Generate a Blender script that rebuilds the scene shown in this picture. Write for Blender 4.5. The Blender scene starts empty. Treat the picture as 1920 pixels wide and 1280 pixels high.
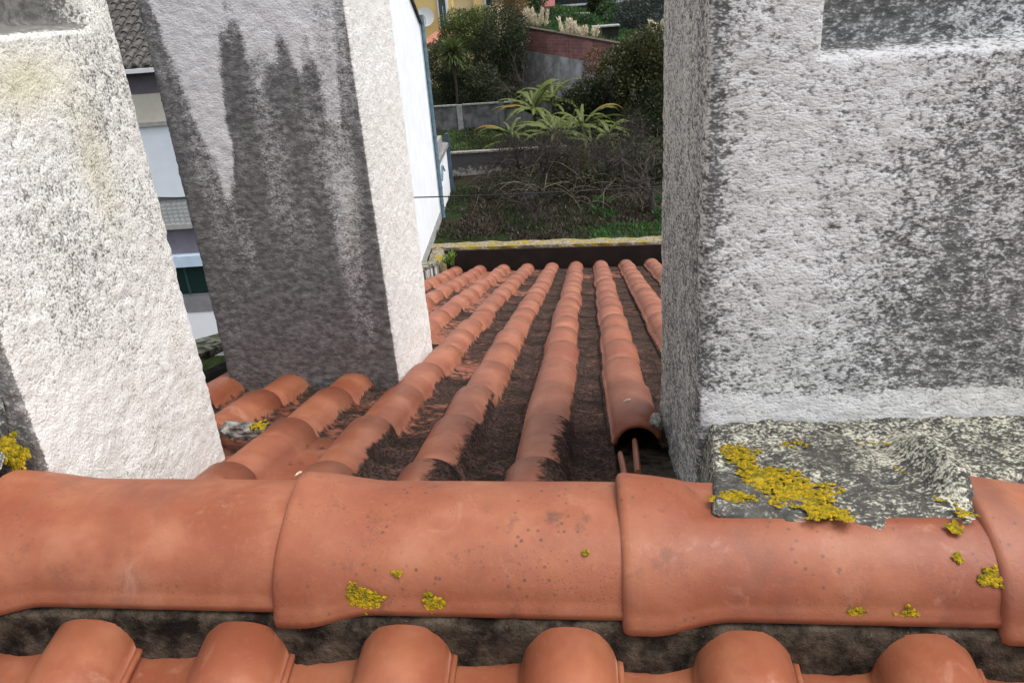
import bpy, math, random
import numpy as np
from mathutils import Matrix, Vector
random.seed(7); RNG = np.random.default_rng(7)
SC = bpy.context.scene
COL = SC.collection

# ------------------------------------------------------------------ camera
CAM_R = Matrix(((0.9941892, 0.0306219, 0.1031991),
                (0.0814039, 0.4134203, -0.9068942),
                (-0.0704354, 0.9100253, 0.4085253)))
CAM_P = Vector((0.0, -0.875, 0.67))
F_PX = 1450.0
cd = bpy.data.cameras.new('camera'); cam = bpy.data.objects.new('camera', cd); COL.objects.link(cam)
cd.sensor_width = 36.0; cd.lens = F_PX / 1920 * 36.0; cd.clip_start = 0.02; cd.clip_end = 2000
cam.matrix_world = Matrix.Translation(CAM_P) @ CAM_R.to_4x4()
SC.camera = cam

# ------------------------------------------------------------------ sky, sun, exposure
SUN_DIR = Vector((0.42, -0.08, 0.88)).normalized()          # towards the sun
w = bpy.data.worlds.new('World'); SC.world = w; w.use_nodes = True
nt = w.node_tree; nt.nodes.clear()
sky = nt.nodes.new('ShaderNodeTexSky'); sky.sky_type = 'NISHITA'; sky.sun_disc = False
sky.sun_elevation = math.asin(SUN_DIR.z); sky.sun_rotation = math.atan2(SUN_DIR.x, SUN_DIR.y)
sky.dust_density = 4.0; sky.air_density = 1.0
hs = nt.nodes.new('ShaderNodeHueSaturation'); hs.inputs['Saturation'].default_value = 0.30
bgn = nt.nodes.new('ShaderNodeBackground'); bgn.inputs['Strength'].default_value = 0.15
wo = nt.nodes.new('ShaderNodeOutputWorld')
nt.links.new(sky.outputs[0], hs.inputs['Color']); nt.links.new(hs.outputs[0], bgn.inputs['Color'])
nt.links.new(bgn.outputs[0], wo.inputs['Surface'])
sl = bpy.data.lights.new('sun', 'SUN'); sl.energy = 1.0; sl.angle = math.radians(38); sl.color = (1.0, 0.96, 0.90)
so = bpy.data.objects.new('sun', sl); COL.objects.link(so)
so.rotation_euler = SUN_DIR.to_track_quat('Z', 'Y').to_euler()
SC.view_settings.view_transform = 'Standard'; SC.view_settings.look = 'None'
SC.view_settings.gamma = 1.0; SC.view_settings.exposure = 0.90

# ------------------------------------------------------------------ helpers
def at(px, py, Y):
    """point of the place seen at photo pixel (px,py) at distance plane y=Y"""
    d = CAM_R @ Vector((px - 960, 640 - py, -F_PX)); t = (Y - CAM_P.y) / d.y
    return CAM_P + d * t

def tag(o, label=None, cat=None, group=None, kind=None):
    if label: o['label'] = label
    if cat: o['category'] = cat
    if group: o['group'] = group
    if kind: o['kind'] = kind
    return o

def empty(name, loc=(0, 0, 0), parent=None):
    o = bpy.data.objects.new(name, None); COL.objects.link(o); o.location = loc
    if parent: o.parent = parent
    o.empty_display_size = 0.1
    return o

def mesh_np(name, V, F, smooth=False, attrs=None):
    """V (n,3), F (m,k) int array or list of tuples"""
    me = bpy.data.meshes.new(name)
    V = np.asarray(V, dtype=np.float32)
    if isinstance(F, np.ndarray):
        m, k = F.shape
        me.vertices.add(len(V)); me.vertices.foreach_set('co', V.ravel())
        me.loops.add(m * k); me.loops.foreach_set('vertex_index', F.astype(np.int32).ravel())
        me.polygons.add(m); me.polygons.foreach_set('loop_start', np.arange(0, m * k, k, dtype=np.int32))
        me.update(calc_edges=True); me.validate()
    else:
        me.from_pydata([tuple(v) for v in V], [], F); me.update()
    if smooth: me.polygons.foreach_set('use_smooth', [True] * len(me.polygons))
    for an, arr in (attrs or {}).items():
        a = me.attributes.new(an, 'FLOAT', 'POINT'); a.data.foreach_set('value', np.asarray(arr, dtype=np.float32))
    return me

def obj(name, me, mat, parent=None, loc=None):
    o = bpy.data.objects.new(name, me); COL.objects.link(o)
    if mat and not me.materials: me.materials.append(mat)
    if parent: o.parent = parent
    if loc is not None: o.location = loc
    return o

BOXF = [(0, 3, 2, 1), (4, 5, 6, 7), (0, 1, 5, 4), (1, 2, 6, 5), (2, 3, 7, 6), (3, 0, 4, 7)]
class MB:
    """collects simple pieces of ONE part"""
    def __init__(s): s.v = []; s.f = []
    def hexa(s, pts):
        n = len(s.v); s.v += [tuple(p) for p in pts]; s.f += [tuple(i + n for i in q) for q in BOXF]; return s
    def box(s, x0, x1, y0, y1, z0, z1):
        return s.hexa([(x0, y0, z0), (x1, y0, z0), (x1, y1, z0), (x0, y1, z0), (x0, y0, z1), (x1, y0, z1), (x1, y1, z1), (x0, y1, z1)])
    def tube(s, pts, rad, k=6, cap=True):
        pts = [Vector(p) for p in pts]; n0 = len(s.v)
        for i, p in enumerate(pts):
            d = (pts[min(i + 1, len(pts) - 1)] - pts[max(i - 1, 0)]).normalized()
            a = d.cross(Vector((0, 0, 1)) if abs(d.z) < 0.9 else Vector((1, 0, 0))).normalized(); b = d.cross(a)
            r = rad[i] if isinstance(rad, (list, tuple)) else rad
            for j in range(k):
                t = 2 * math.pi * j / k; s.v.append(tuple(p + (a * math.cos(t) + b * math.sin(t)) * r))
        for i in range(len(pts) - 1):
            for j in range(k):
                j2 = (j + 1) % k
                s.f.append((n0 + i * k + j, n0 + i * k + j2, n0 + (i + 1) * k + j2, n0 + (i + 1) * k + j))
        if cap:
            s.f.append(tuple(n0 + j for j in range(k))[::-1]); s.f.append(tuple(n0 + (len(pts) - 1) * k + j for j in range(k)))
        return s
    def poly(s, pts):
        n = len(s.v); s.v += [tuple(p) for p in pts]; s.f.append(tuple(range(n, n + len(pts)))); return s
    def build(s, name, mat, parent=None, loc=None, smooth=False):
        return obj(name, mesh_np(name, s.v, s.f, smooth), mat, parent, loc)

def shell(top, bot, flip=False):
    """closed shell from two (nu,nv,3) grids"""
    nu, nv, _ = top.shape; N = nu * nv
    V = np.concatenate([top.reshape(-1, 3), bot.reshape(-1, 3)])
    idx = np.arange(N).reshape(nu, nv); q = []
    a, b, c, d = idx[:-1, :-1].ravel(), idx[1:, :-1].ravel(), idx[1:, 1:].ravel(), idx[:-1, 1:].ravel()
    q.append(np.stack([a, b, c, d], 1)); q.append(np.stack([d, c, b, a], 1) + N)
    def rim(e):
        e = np.asarray(e); return np.stack([e[:-1], e[1:], e[1:] + N, e[:-1] + N], 1)[:, ::-1]
    q += [rim(idx[:, 0]), rim(idx[-1, :]), rim(idx[::-1, -1]), rim(idx[0, ::-1])]
    F = np.concatenate(q)
    return V, (F[:, ::-1] if flip else F)

def vnoise(x, y, z=0.0, seed=0):
    """vectorised value noise in 0..1"""
    x = np.asarray(x, float); y = np.asarray(y, float) + 0 * x; z = np.asarray(z, float) + 0 * x
    xi, yi, zi = np.floor(x), np.floor(y), np.floor(z); fx, fy, fz = x - xi, y - yi, z - zi
    u, v, t = [q * q * (3 - 2 * q) for q in (fx, fy, fz)]
    def h(a, b, c):
        n = (a.astype(np.int64) * 374761393 + b.astype(np.int64) * 668265263 + c.astype(np.int64) * 2147483647 + seed * 1274126177) & 0xffffffff
        n = ((n ^ (n >> 13)) * 1274126177) & 0xffffffff
        n = ((n ^ (n >> 16)) * 2246822519) & 0xffffffff
        return ((n ^ (n >> 15)) & 0xffff) / 65535.0
    r = 0
    for dx in (0, 1):
        for dy in (0, 1):
            for dz in (0, 1):
                r = r + h(xi + dx, yi + dy, zi + dz) * (u if dx else 1 - u) * (v if dy else 1 - v) * (t if dz else 1 - t)
    return r
def fbm(x, y, z=0.0, o=3, seed=0):
    s = 0; a = 0.5; n = 0
    for k in range(o):
        s = s + a * vnoise(np.asarray(x) * 2 ** k, np.asarray(y) * 2 ** k, np.asarray(z) * 2 ** k, seed + k); n += a; a *= .5
    return s / n
def sst(a, b, x):
    t = np.clip((np.asarray(x, float) - a) / (b - a), 0, 1); return t * t * (3 - 2 * t)

# ------------------------------------------------------------------ materials
class Mat:
    def __init__(s, name):
        s.m = bpy.data.materials.new(name); s.m.use_nodes = True; s.t = s.m.node_tree; s.t.nodes.clear()
        s.out = s.n('ShaderNodeOutputMaterial'); s.p = s.n('ShaderNodeBsdfPrincipled'); s.l(s.p.outputs[0], s.out.inputs[0])
    def n(s, kind, **kw):
        x = s.t.nodes.new(kind)
        for k, v in kw.items(): setattr(x, k, v)
        return x
    def l(s, a, b): s.t.links.new(a, b)
    def put(s, v, sock):
        if isinstance(v, (int, float)): sock.default_value = v
        elif isinstance(v, tuple): sock.default_value = (*v, 1) if len(v) == 3 and sock.type == 'RGBA' else v
        else: s.l(v, sock)
    def math(s, op, a, b=0.0, c=None, clamp=False):
        x = s.n('ShaderNodeMath', operation=op, use_clamp=clamp); s.put(a, x.inputs[0]); s.put(b, x.inputs[1])
        if c is not None: s.put(c, x.inputs[2])
        return x.outputs[0]
    def coords(s, kind='Object', scale=(1, 1, 1), rnd=True):
        tc = s.n('ShaderNodeTexCoord'); mp = s.n('ShaderNodeMapping'); mp.inputs['Scale'].default_value = scale
        s.l(tc.outputs[kind], mp.inputs[0])
        if rnd:
            oi = s.n('ShaderNodeObjectInfo'); cx = s.n('ShaderNodeCombineXYZ')
            s.l(s.math('MULTIPLY', oi.outputs['Random'], 37.0), cx.inputs[0]); s.l(s.math('MULTIPLY', oi.outputs['Random'], 91.0), cx.inputs[2])
            s.l(cx.outputs[0], mp.inputs['Location'])
        return mp.outputs[0]
    def world(s, scale=(1, 1, 1)):
        g = s.n('ShaderNodeNewGeometry'); mp = s.n('ShaderNodeMapping'); mp.inputs['Scale'].default_value = scale
        s.l(g.outputs['Position'], mp.inputs[0]); return mp.outputs[0]
    def noise(s, vec, scale, detail=3, rough=.55, dist=0.0):
        x = s.n('ShaderNodeTexNoise'); s.l(vec, x.inputs['Vector']); x.inputs['Scale'].default_value = scale
        x.inputs['Detail'].default_value = detail; x.inputs['Roughness'].default_value = rough; x.inputs['Distortion'].default_value = dist
        return x.outputs[0]
    def ramp(s, fac, a, b):
        x = s.n('ShaderNodeMapRange', interpolation_type='SMOOTHSTEP'); s.put(fac, x.inputs[0])
        x.inputs[1].default_value = a; x.inputs[2].default_value = b; return x.outputs[0]
    def mix(s, fac, a, b, mode='MIX'):
        x = s.n('ShaderNodeMix', data_type='RGBA', blend_type=mode); s.put(fac, x.inputs[0]); s.put(a, x.inputs[6]); s.put(b, x.inputs[7]); return x.outputs[2]
    def attr(s, name, kind='GEOMETRY'):
        x = s.n('ShaderNodeAttribute', attribute_type=kind, attribute_name=name); return x.outputs['Fac']
    def bump(s, h, strength=.5, dist=.01):
        x = s.n('ShaderNodeBump'); s.l(h, x.inputs['Height']); x.inputs['Strength'].default_value = strength; x.inputs['Distance'].default_value = dist
        s.l(x.outputs[0], s.p.inputs['Normal'])
    def col(s, v): s.put(v, s.p.inputs['Base Color'])
    def rough(s, v, spec=.5): s.put(v, s.p.inputs['Roughness']); s.p.inputs['Specular IOR Level'].default_value = spec

def simple(name, c, r=.8, var=.25, scale=8.0, bump=0.0, c2=None, spec=.3, kind='Object'):
    M = Mat(name); v = M.coords(kind); n = M.noise(v, scale, 4)
    M.col(M.mix(M.ramp(n, .3, .7), tuple(q * (1 - var) for q in c), c2 or tuple(min(1, q * (1 + var)) for q in c)))
    M.rough(r, spec)
    if bump: M.bump(n, bump, .02)
    return M.m

def clay_material(name):
    M = Mat(name); v = M.coords(); oi = M.n('ShaderNodeObjectInfo')
    big = M.noise(v, 6, 4, .6); mid = M.noise(v, 26, 4, .6); fine = M.noise(v, 140, 3)
    c = M.mix(M.ramp(big, .3, .72), (.225, .064, .030), (.32, .116, .058))
    str_ = M.noise(M.coords(scale=(1, .12, 1)), 60, 3, .6); c = M.mix(M.math('MULTIPLY', M.ramp(str_, .45, .75), .22), c, (.22, .058, .034))
    c = M.mix(M.math('MULTIPLY', M.ramp(fine, .55, .8), .18), c, (.45, .20, .13))
    c = M.mix(M.math('MULTIPLY', M.ramp(M.noise(v, 3.2, 5, .7), .52, .72), .40), c, (.185, .052, .034))
    c = M.mix(M.math('MULTIPLY', M.ramp(M.noise(v, 12, 3, .5), .5, .8), .45), c, (.37, .160, .095))
    hue = M.mix(M.math('MULTIPLY', oi.outputs['Random'], .35), (1, 1, 1), (.80, .74, .74)); c = M.mix(1.0, c, hue, 'MULTIPLY')
    # round dark specks
    vo = M.n('ShaderNodeTexVoronoi'); M.l(v, vo.inputs['Vector']); vo.inputs['Scale'].default_value = 75
    spm = M.ramp(M.noise(v, 7, 3), .46, .64)
    sp = M.math('MULTIPLY', M.math('SUBTRACT', 1.0, M.ramp(vo.outputs['Distance'], .10, .26)), spm)
    vo2 = M.n('ShaderNodeTexVoronoi'); M.l(v, vo2.inputs['Vector']); vo2.inputs['Scale'].default_value = 210
    sp = M.math('MAXIMUM', sp, M.math('MULTIPLY', M.math('SUBTRACT', 1.0, M.ramp(vo2.outputs['Distance'], .12, .26)), M.math('MULTIPLY', M.ramp(M.noise(v, 13, 3), .50, .62), .8)))
    smear = M.math('MULTIPLY', M.ramp(M.noise(v, 16, 6, .75), .58, .70), .6); sp = M.math('MAXIMUM', sp, smear)
    c = M.mix(M.math('MULTIPLY', sp, M.attr('speck', 'OBJECT')), c, (.07, .04, .03))
    c = M.mix(M.math('MULTIPLY', M.ramp(M.noise(v, 4.5, 5, .72, .6), .55, .70), .38), c, (.125, .060, .045))
    c = M.mix(M.math('MULTIPLY', M.ramp(M.noise(M.coords(scale=(1.4, 1.4, .7)), 8, 5, .7, .8), .60, .74), .30), c, (.50, .30, .22))
    # dirt: pans, flanks, and patches on the tiles near the ridge
    pan = M.attr('pan'); d = M.attr('dirt_shade', 'OBJECT')
    dn = M.math('ADD', M.math('MULTIPLY', M.noise(v, 34, 5, .62, .4), .60), M.math('MULTIPLY', big, .40))
    e = M.math('ADD', M.math('MULTIPLY', pan, d), M.math('MULTIPLY', M.attr('soil', 'OBJECT'), M.attr('flank')))
    fac = M.ramp(M.math('SUBTRACT', M.math('ADD', e, dn), .93), 0.0, .16)
    crud = M.mix(M.ramp(fine, .35, .7), (.018, .012, .010), (.090, .058, .048))
    crud = M.mix(M.math('MULTIPLY', M.ramp(M.noise(v, 24, 5, .78), .54, .64), .6), crud, (.17, .085, .062))
    crud = M.mix(M.math('MULTIPLY', M.ramp(M.noise(v, 11, 4, .7), .5, .62), .7), crud, (.020, .016, .012))
    c = M.mix(fac, c, crud); M.col(c)
    M.rough(M.math('ADD', M.math('MULTIPLY_ADD', mid, .24, .40), M.math('MULTIPLY', fac, .5)), .5); M.l(M.math('MULTIPLY_ADD', fac, -.32, .36), M.p.inputs['Specular IOR Level'])
    h = M.math('ADD', M.math('ADD', M.math('MULTIPLY', fine, .2), M.math('MULTIPLY', M.noise(v, 420, 2), .14)), M.math('MULTIPLY', M.math('MULTIPLY', M.noise(v, 90, 4, .7), fac), 1.0))
    M.bump(M.math('ADD', h, M.math('MULTIPLY', big, .4)), .32, .006)
    return M.m

def plaster_material(name, white, dark, stretch=(1, 1, 1), scale=110, k=2.0, bump=.42):
    M = Mat(name); v = M.coords(scale=stretch, rnd=False)
    n1 = M.noise(v, scale, 4, .65); n2 = M.noise(v, scale * .33, 3, .6); n3 = M.noise(v, 14, 3, .6)
    vo = M.n('ShaderNodeTexVoronoi'); vd = M.n('ShaderNodeVectorMath', operation='MULTIPLY_ADD'); tn = M.n('ShaderNodeTexNoise'); tn.inputs['Scale'].default_value = scale * .8; tn.inputs['Detail'].default_value = 2
    M.l(v, tn.inputs['Vector']); M.l(tn.outputs['Color'], vd.inputs[0]); vd.inputs[1].default_value = (.009, .009, .009); M.l(v, vd.inputs[2])
    M.l(vd.outputs[0], vo.inputs['Vector']); vo.inputs['Scale'].default_value = scale * 1.15
    gr = M.math('SUBTRACT', 1.0, vo.outputs['Distance'])
    n1 = M.math('ADD', M.math('MULTIPLY', n1, .78), M.math('MULTIPLY_ADD', gr, .28, -.02))
    n = M.math('ADD', M.math('MULTIPLY', n1, .62), M.math('ADD', M.math('MULTIPLY', n2, .28), M.math('MULTIPLY', n3, .10)))
    n = M.ramp(n, .32, .66)
    fac = M.ramp(M.math('ADD', M.math('MULTIPLY_ADD', M.attr('dirt_shade'), 1.45, -.225), M.math('MULTIPLY_ADD', n, -k, k * .5)), 0.0, 1.0)
    wcol = M.mix(M.math('MULTIPLY', M.attr('tint'), .85), white, (.60, .58, .36))
    wcol = M.mix(M.ramp(n3, .35, .75), wcol, M.mix(1.0, wcol, (.88, .87, .86), 'MULTIPLY'))
    dcol = M.mix(M.ramp(n2, .3, .7), dark, tuple(min(1, q * 2.0) for q in dark))
    c = M.mix(fac, wcol, dcol)
    ln = M.math('ADD', M.math('MULTIPLY', M.noise(v, 110, 4, .7), 1.1), M.math('MULTIPLY', M.noise(v, 30, 3, .6), .5))
    lf = M.ramp(M.math('SUBTRACT', M.math('ADD', M.attr('lichen'), ln), 1.42), 0, .12)
    lcol = M.mix(M.ramp(M.noise(v, 55, 3), .35, .65), (.12, .11, .012), (.40, .27, .012))
    c = M.mix(lf, c, lcol); M.col(c); M.rough(.92, .2)
    M.bump(M.math('ADD', M.math('MULTIPLY', n1, -1.0 if False else 1.0), M.math('MULTIPLY', n2, 1.2)), bump, .006)
    return M.m

CLAY = clay_material('terracotta')
MORTAR = Mat('mortar'); _v = MORTAR.world(); _a = MORTAR.noise(_v, 22, 5, .65); _b = MORTAR.noise(_v, 160, 4, .7)
_c = MORTAR.mix(MORTAR.ramp(_a, .35, .68), (.012, .009, .007), (.095, .072, .052))
_c = MORTAR.mix(MORTAR.math('MULTIPLY', MORTAR.ramp(_b, .6, .78), .5), _c, (.22, .18, .14)); MORTAR.col(_c); MORTAR.rough(.95, .1)
MORTAR.bump(MORTAR.math('ADD', _a, MORTAR.math('MULTIPLY', _b, .4)), 1.0, .012); MORTAR = MORTAR.m
LICHEN = Mat('lichen'); _v = LICHEN.world(); _a = LICHEN.noise(_v, 120, 4, .7)
LICHEN.col(LICHEN.mix(LICHEN.ramp(_a, .35, .65), (.13, .12, .012), (.42, .27, .012))); LICHEN.rough(.95, .1); LICHEN.bump(_a, 1.0, .004); LICHEN = LICHEN.m
PLASTER_R = plaster_material('plaster_right', (.80, .805, .83), (.105, .105, .103), (0.75, .75, 1.3), 175, 1.35, .6)
PLASTER_M = plaster_material('plaster_middle', (.80, .795, .82), (.118, .116, .115), (.8, .8, 1.2), 185, .70, .6)
PLASTER_L = plaster_material('plaster_left', (.80, .80, .79), (.13, .128, .12), (1, 1, 1.0), 180, 1.25, .5)
SKIRT = plaster_material('mortar_speckled', (.66, .64, .60), (.052, .051, .046), (.8, 1.0, 1), 190, 1.5, .8)
CONC = Mat('old_concrete'); _v = CONC.world(); _a = CONC.noise(_v, 5, 5, .65); _b = CONC.noise(_v, 60, 4)
_s = CONC.noise(CONC.world((14, 14, 1.2)), 1.0, 4, .6)
_c = CONC.mix(CONC.ramp(_s, .42, .6), (.055, .050, .045), (.46, .45, .43)); _c = CONC.mix(CONC.ramp(_a, .62, .75), _c, (.10, .10, .05)); CONC.col(_c); CONC.rough(.9, .2); CONC.bump(_b, .6, .01); CONC = CONC.m
COPING = Mat('lichen_coping'); _v = COPING.world(); _a = COPING.noise(_v, 9, 5, .7); _b = COPING.noise(_v, 45, 4, .7)
_c = COPING.mix(COPING.ramp(_b, .35, .7), (.13, .11, .08), (.34, .30, .23)); _c = COPING.mix(COPING.ramp(_a, .48, .57), _c, (.24, .18, .03)); COPING.col(_c); COPING.rough(.95, .1); COPING.bump(_b, .8, .012); COPING = COPING.m
DARKWALL = simple('tarred_wall', (.016, .0085, .007), .75, .35, 6, .3)
MOSSWALL = simple('mossy_dark_wall', (.022, .02, .012), .95, .5, 14, .5)

# ------------------------------------------------------------------ terrain
GZ = -7.33
WL0 = at(985, 52, 60); WL1 = at(1145, 80, 52)                       # top edge of the far brick wall
wl_d = Vector((WL1.x - WL0.x, WL1.y - WL0.y)).normalized(); wl_n = Vector((-wl_d.y, wl_d.x))
def ground_z(x, y):
    x = np.asarray(x, float); y = np.asarray(y, float)
    z = GZ + 0.18 * (fbm(x * .25, y * .25, 0, 3, 5) - .5) + .05 * np.sin(x * .7 + y * .3)
    left = np.clip((y - 53) * .12, 0, 3.5) + np.clip(y - 80, 0, 200) * .07
    dist = (x - WL0.x) * wl_n.x + (y - WL0.y) * wl_n.y
    terr = (-2.15 - .16 * (np.clip(x, -8, 30) - WL0.x)) + .045 * np.clip(y - 58, 0, 300) + .25 * (fbm(x * .3, y * .3, 3, 3, 9) - .5)
    f = sst(.05, .7, dist) * sst(-7.5, -5.2, x)
    z0 = z + left * (1 - sst(-7.5, -5.2, x) * sst(100, 60, y) * 0.9)
    return z0 * (1 - f) + terr * f
gx = np.unique(np.concatenate([np.linspace(-300, -40, 14), np.linspace(-40, -16, 13), np.linspace(-16, 16, 81), np.linspace(16, 40, 13), np.linspace(40, 300, 14)]))
gy = np.unique(np.concatenate([np.linspace(-80, 8, 10), np.linspace(8, 80, 181), np.linspace(80, 130, 26), np.linspace(130, 500, 14)]))
GX, GY = np.meshgrid(gx, gy, indexing='ij')
GV = np.stack([GX, GY, ground_z(GX, GY)], -1).reshape(-1, 3)
ii = np.arange(GX.size).reshape(GX.shape)
GF = np.stack([ii[:-1, :-1].ravel(), ii[1:, :-1].ravel(), ii[1:, 1:].ravel(), ii[:-1, 1:].ravel()], 1)
M = Mat('garden_ground'); v = M.world(); a = M.noise(v, .35, 4, .6); b = M.noise(v, 3.5, 5, .7); d = M.noise(v, 18, 4, .7)
c = M.mix(M.ramp(b, .35, .7), (.012, .018, .007), (.030, .046, .013)); c = M.mix(M.ramp(a, .47, .60), c, M.mix(M.ramp(d, .3, .7), (.016, .012, .009), (.050, .036, .026)))
M.col(c); M.rough(.95, .1); M.bump(M.math('ADD', b, d), 1.0, .1)
tag(obj('ground', mesh_np('ground', GV, GF, True), M.m), kind='structure')

# ------------------------------------------------------------------ the roof we look over
TH = math.radians(14.4); CT, ST = math.cos(TH), math.sin(TH)
PITCH = .215; CREST = .056; FAR_D = -.074 * CT - CREST      # far pan plane: n.p = FAR_D
NEAR_D = -.026 - CREST + .004
TLEN = .400; GAUGE = .335
def tile_mesh(name, nb, nl, seed):
    rs = np.random.default_rng(seed)
    t = np.linspace(0, 1, nl)[:, None]
    k = np.linspace(-1, 1, nb)[None, :]
    b = .0615 + .0055 * t; hb = .050 + .0045 * t
    xb = b * k + 0 * t; kk = np.abs(k)
    zb = .004 + hb * np.clip(1 - kk ** 2.2, 0, 1) ** .60 + 0 * t
    xl = np.concatenate([-b - .0075, -b - .0070, -b - .0005], 1); zl = np.concatenate([0 * t + .001, 0 * t + .007, 0 * t + .0085], 1)
    xp = np.concatenate([b + (.156 - b) * q for q in (.06, .25, .5, .75, .92, 1.0)], 1)
    zp = np.concatenate([0 * t + q for q in (.0015, -.0015, -.003, -.003, -.002, .004)], 1)
    X = np.concatenate([xl, xb, xp], 1); Z = np.concatenate([zl, zb, zp], 1); Y = (t * TLEN) + 0 * X
    Z = Z + .0018 * (fbm(X * 12 + seed * 9, Y * 9, 0, 2, seed) - .5) * 2
    X = X + .0012 * np.sin(Y * 14 + seed * 2)
    top = np.stack([X, Y, Z], -1); bot = top.copy(); bot[..., 2] -= .011
    bot[:, :3 + nb, :] = top[:, :3 + nb, :] * np.array([.84, 1, 1]) - np.array([0, 0, .010])
    V, F = shell(top, bot)
    q = np.clip(np.concatenate([0 * t + 1.0, 0 * t + 1, 0 * t + .9, np.clip((kk - .62) / .38, 0, 1) ** 1.6 * (.8 + .2 * np.sign(k)) + 0 * t, 0 * t + np.array([[1, 1, 1, 1, 1, 1]])], 1), 0, 1)
    fl = np.concatenate([0 * t + .5, 0 * t + .5, 0 * t + .5, .35 + .65 * sst(-.6, .9, k) + 0 * t, 0 * t + np.ones((1, 6))], 1)
    return mesh_np(name, V, F[:, ::-1], True, {'pan': np.concatenate([q.ravel(), q.ravel()]), 'flank': np.concatenate([fl.ravel(), fl.ravel()])})
TILES = [tile_mesh('roof_tile', 15, 4, s) for s in range(4)]
NTILES = [tile_mesh('near_roof_tile', 27, 5, 10 + s) for s in range(3)]
for m_ in TILES + NTILES: m_.materials.append(CLAY)

roof = tag(empty('roof'), kind='structure')
tag(roof, 'terracotta tiled roof with two slopes meeting at the ridge', 'roof')
def row_x(i): return .096 - (7 - i) * PITCH
CH_R = (.17, 1.02, .27, .905); CH_M = (-1.18, -.612, 1.28, 1.80); CH_L = (-1.62, -.875, .105, .632)
def buried(x, y0, y1, c):
    return c[0] + .05 < x < c[1] - .05 and y0 > c[2] - .12 and y1 < c[3] + .12
for i in range(1, 13):
    for j in range(17):
        s = .06 + j * GAUGE
        if i == 7 and j < 2: continue
        x = row_x(i) + random.uniform(-.004, .004)
        y0, y1 = s * CT, (s + TLEN) * CT
        if any(buried(x, y0, y1, c) for c in (CH_R, CH_M, CH_L)): continue
        o = obj('roof_tile', random.choice(TILES), CLAY, roof)
        lift = .008
        o.rotation_euler = (-TH + math.atan2(lift, GAUGE) + random.uniform(-.006, .006), random.uniform(-.012, .012), random.uniform(-.012, .012))
        n0 = FAR_D + random.uniform(-.001, .002)
        o.location = (x, s * CT + n0 * ST, -s * ST + n0 * CT)
        o['dirt_shade'] = (.62 if i >= 5 else .56 if i == 4 else .46) * random.uniform(.9, 1.1) - (.06 if j > 12 else 0)
        o['soil'] = {(5, 0): .74, (5, 1): .50, (6, 0): .74, (6, 1): .58, (4, 0): .36, (4, 1): .34, (5, 2): .26, (6, 2): .24, (7, 2): .2, (7, 3): .26, (8, 4): .42, (8, 5): .36, (8, 3): .42, (7, 6): .25}.get((i, j), random.uniform(.0, .16))
        o['speck'] = .35
for k in range(-5, 5):
    for j in range(2):
        s = .143 + j * GAUGE
        o = obj('roof_tile', random.choice(NTILES), CLAY, roof)
        x = -.041 + k * .2165
        n0 = NEAR_D - .018 * (x + .43)
        o.rotation_euler = Matrix.Rotation(math.pi + random.uniform(-.008, .008), 3, 'Z').to_4x4().to_3x3().to_quaternion().to_matrix().__matmul__(Matrix.Rotation(-TH + math.atan2(.011, GAUGE), 3, 'X')).to_euler()
        o.location = (x, -s * CT - n0 * ST, -s * ST + n0 * CT)
        o['dirt_shade'] = .12; o['soil'] = 0.0; o['speck'] = .15
# boards under the tiles
def zf(y, off): return (FAR_D + off - y * ST) / CT
def zn(y, off): return (NEAR_D + off + y * ST) / CT
MB().hexa([(-1.34, -1.2, zn(-1.2, -.16)), (1.6, -1.2, zn(-1.2, -.16)), (1.6, 0, zn(0, -.16)), (-1.34, 0, zn(0, -.16)),
           (-1.34, -1.2, zn(-1.2, -.022)), (1.6, -1.2, zn(-1.2, -.022)), (1.6, 0, zn(0, -.035)), (-1.34, 0, zn(0, -.035))]).build('roof_deck', MORTAR, roof)
MB().hexa([(-1.34, 0.002, zf(0, -.16)), (1.6, 0.002, zf(0, -.16)), (1.6, 5.8, zf(5.8, -.16)), (-1.34, 5.8, zf(5.8, -.16)),
           (-1.34, 0.002, zf(0, -.02)), (1.6, 0.002, zf(0, -.02)), (1.6, 5.8, zf(5.8, -.02)), (-1.34, 5.8, zf(5.8, -.02))]).build('roof_deck', MORTAR, roof)

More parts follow.
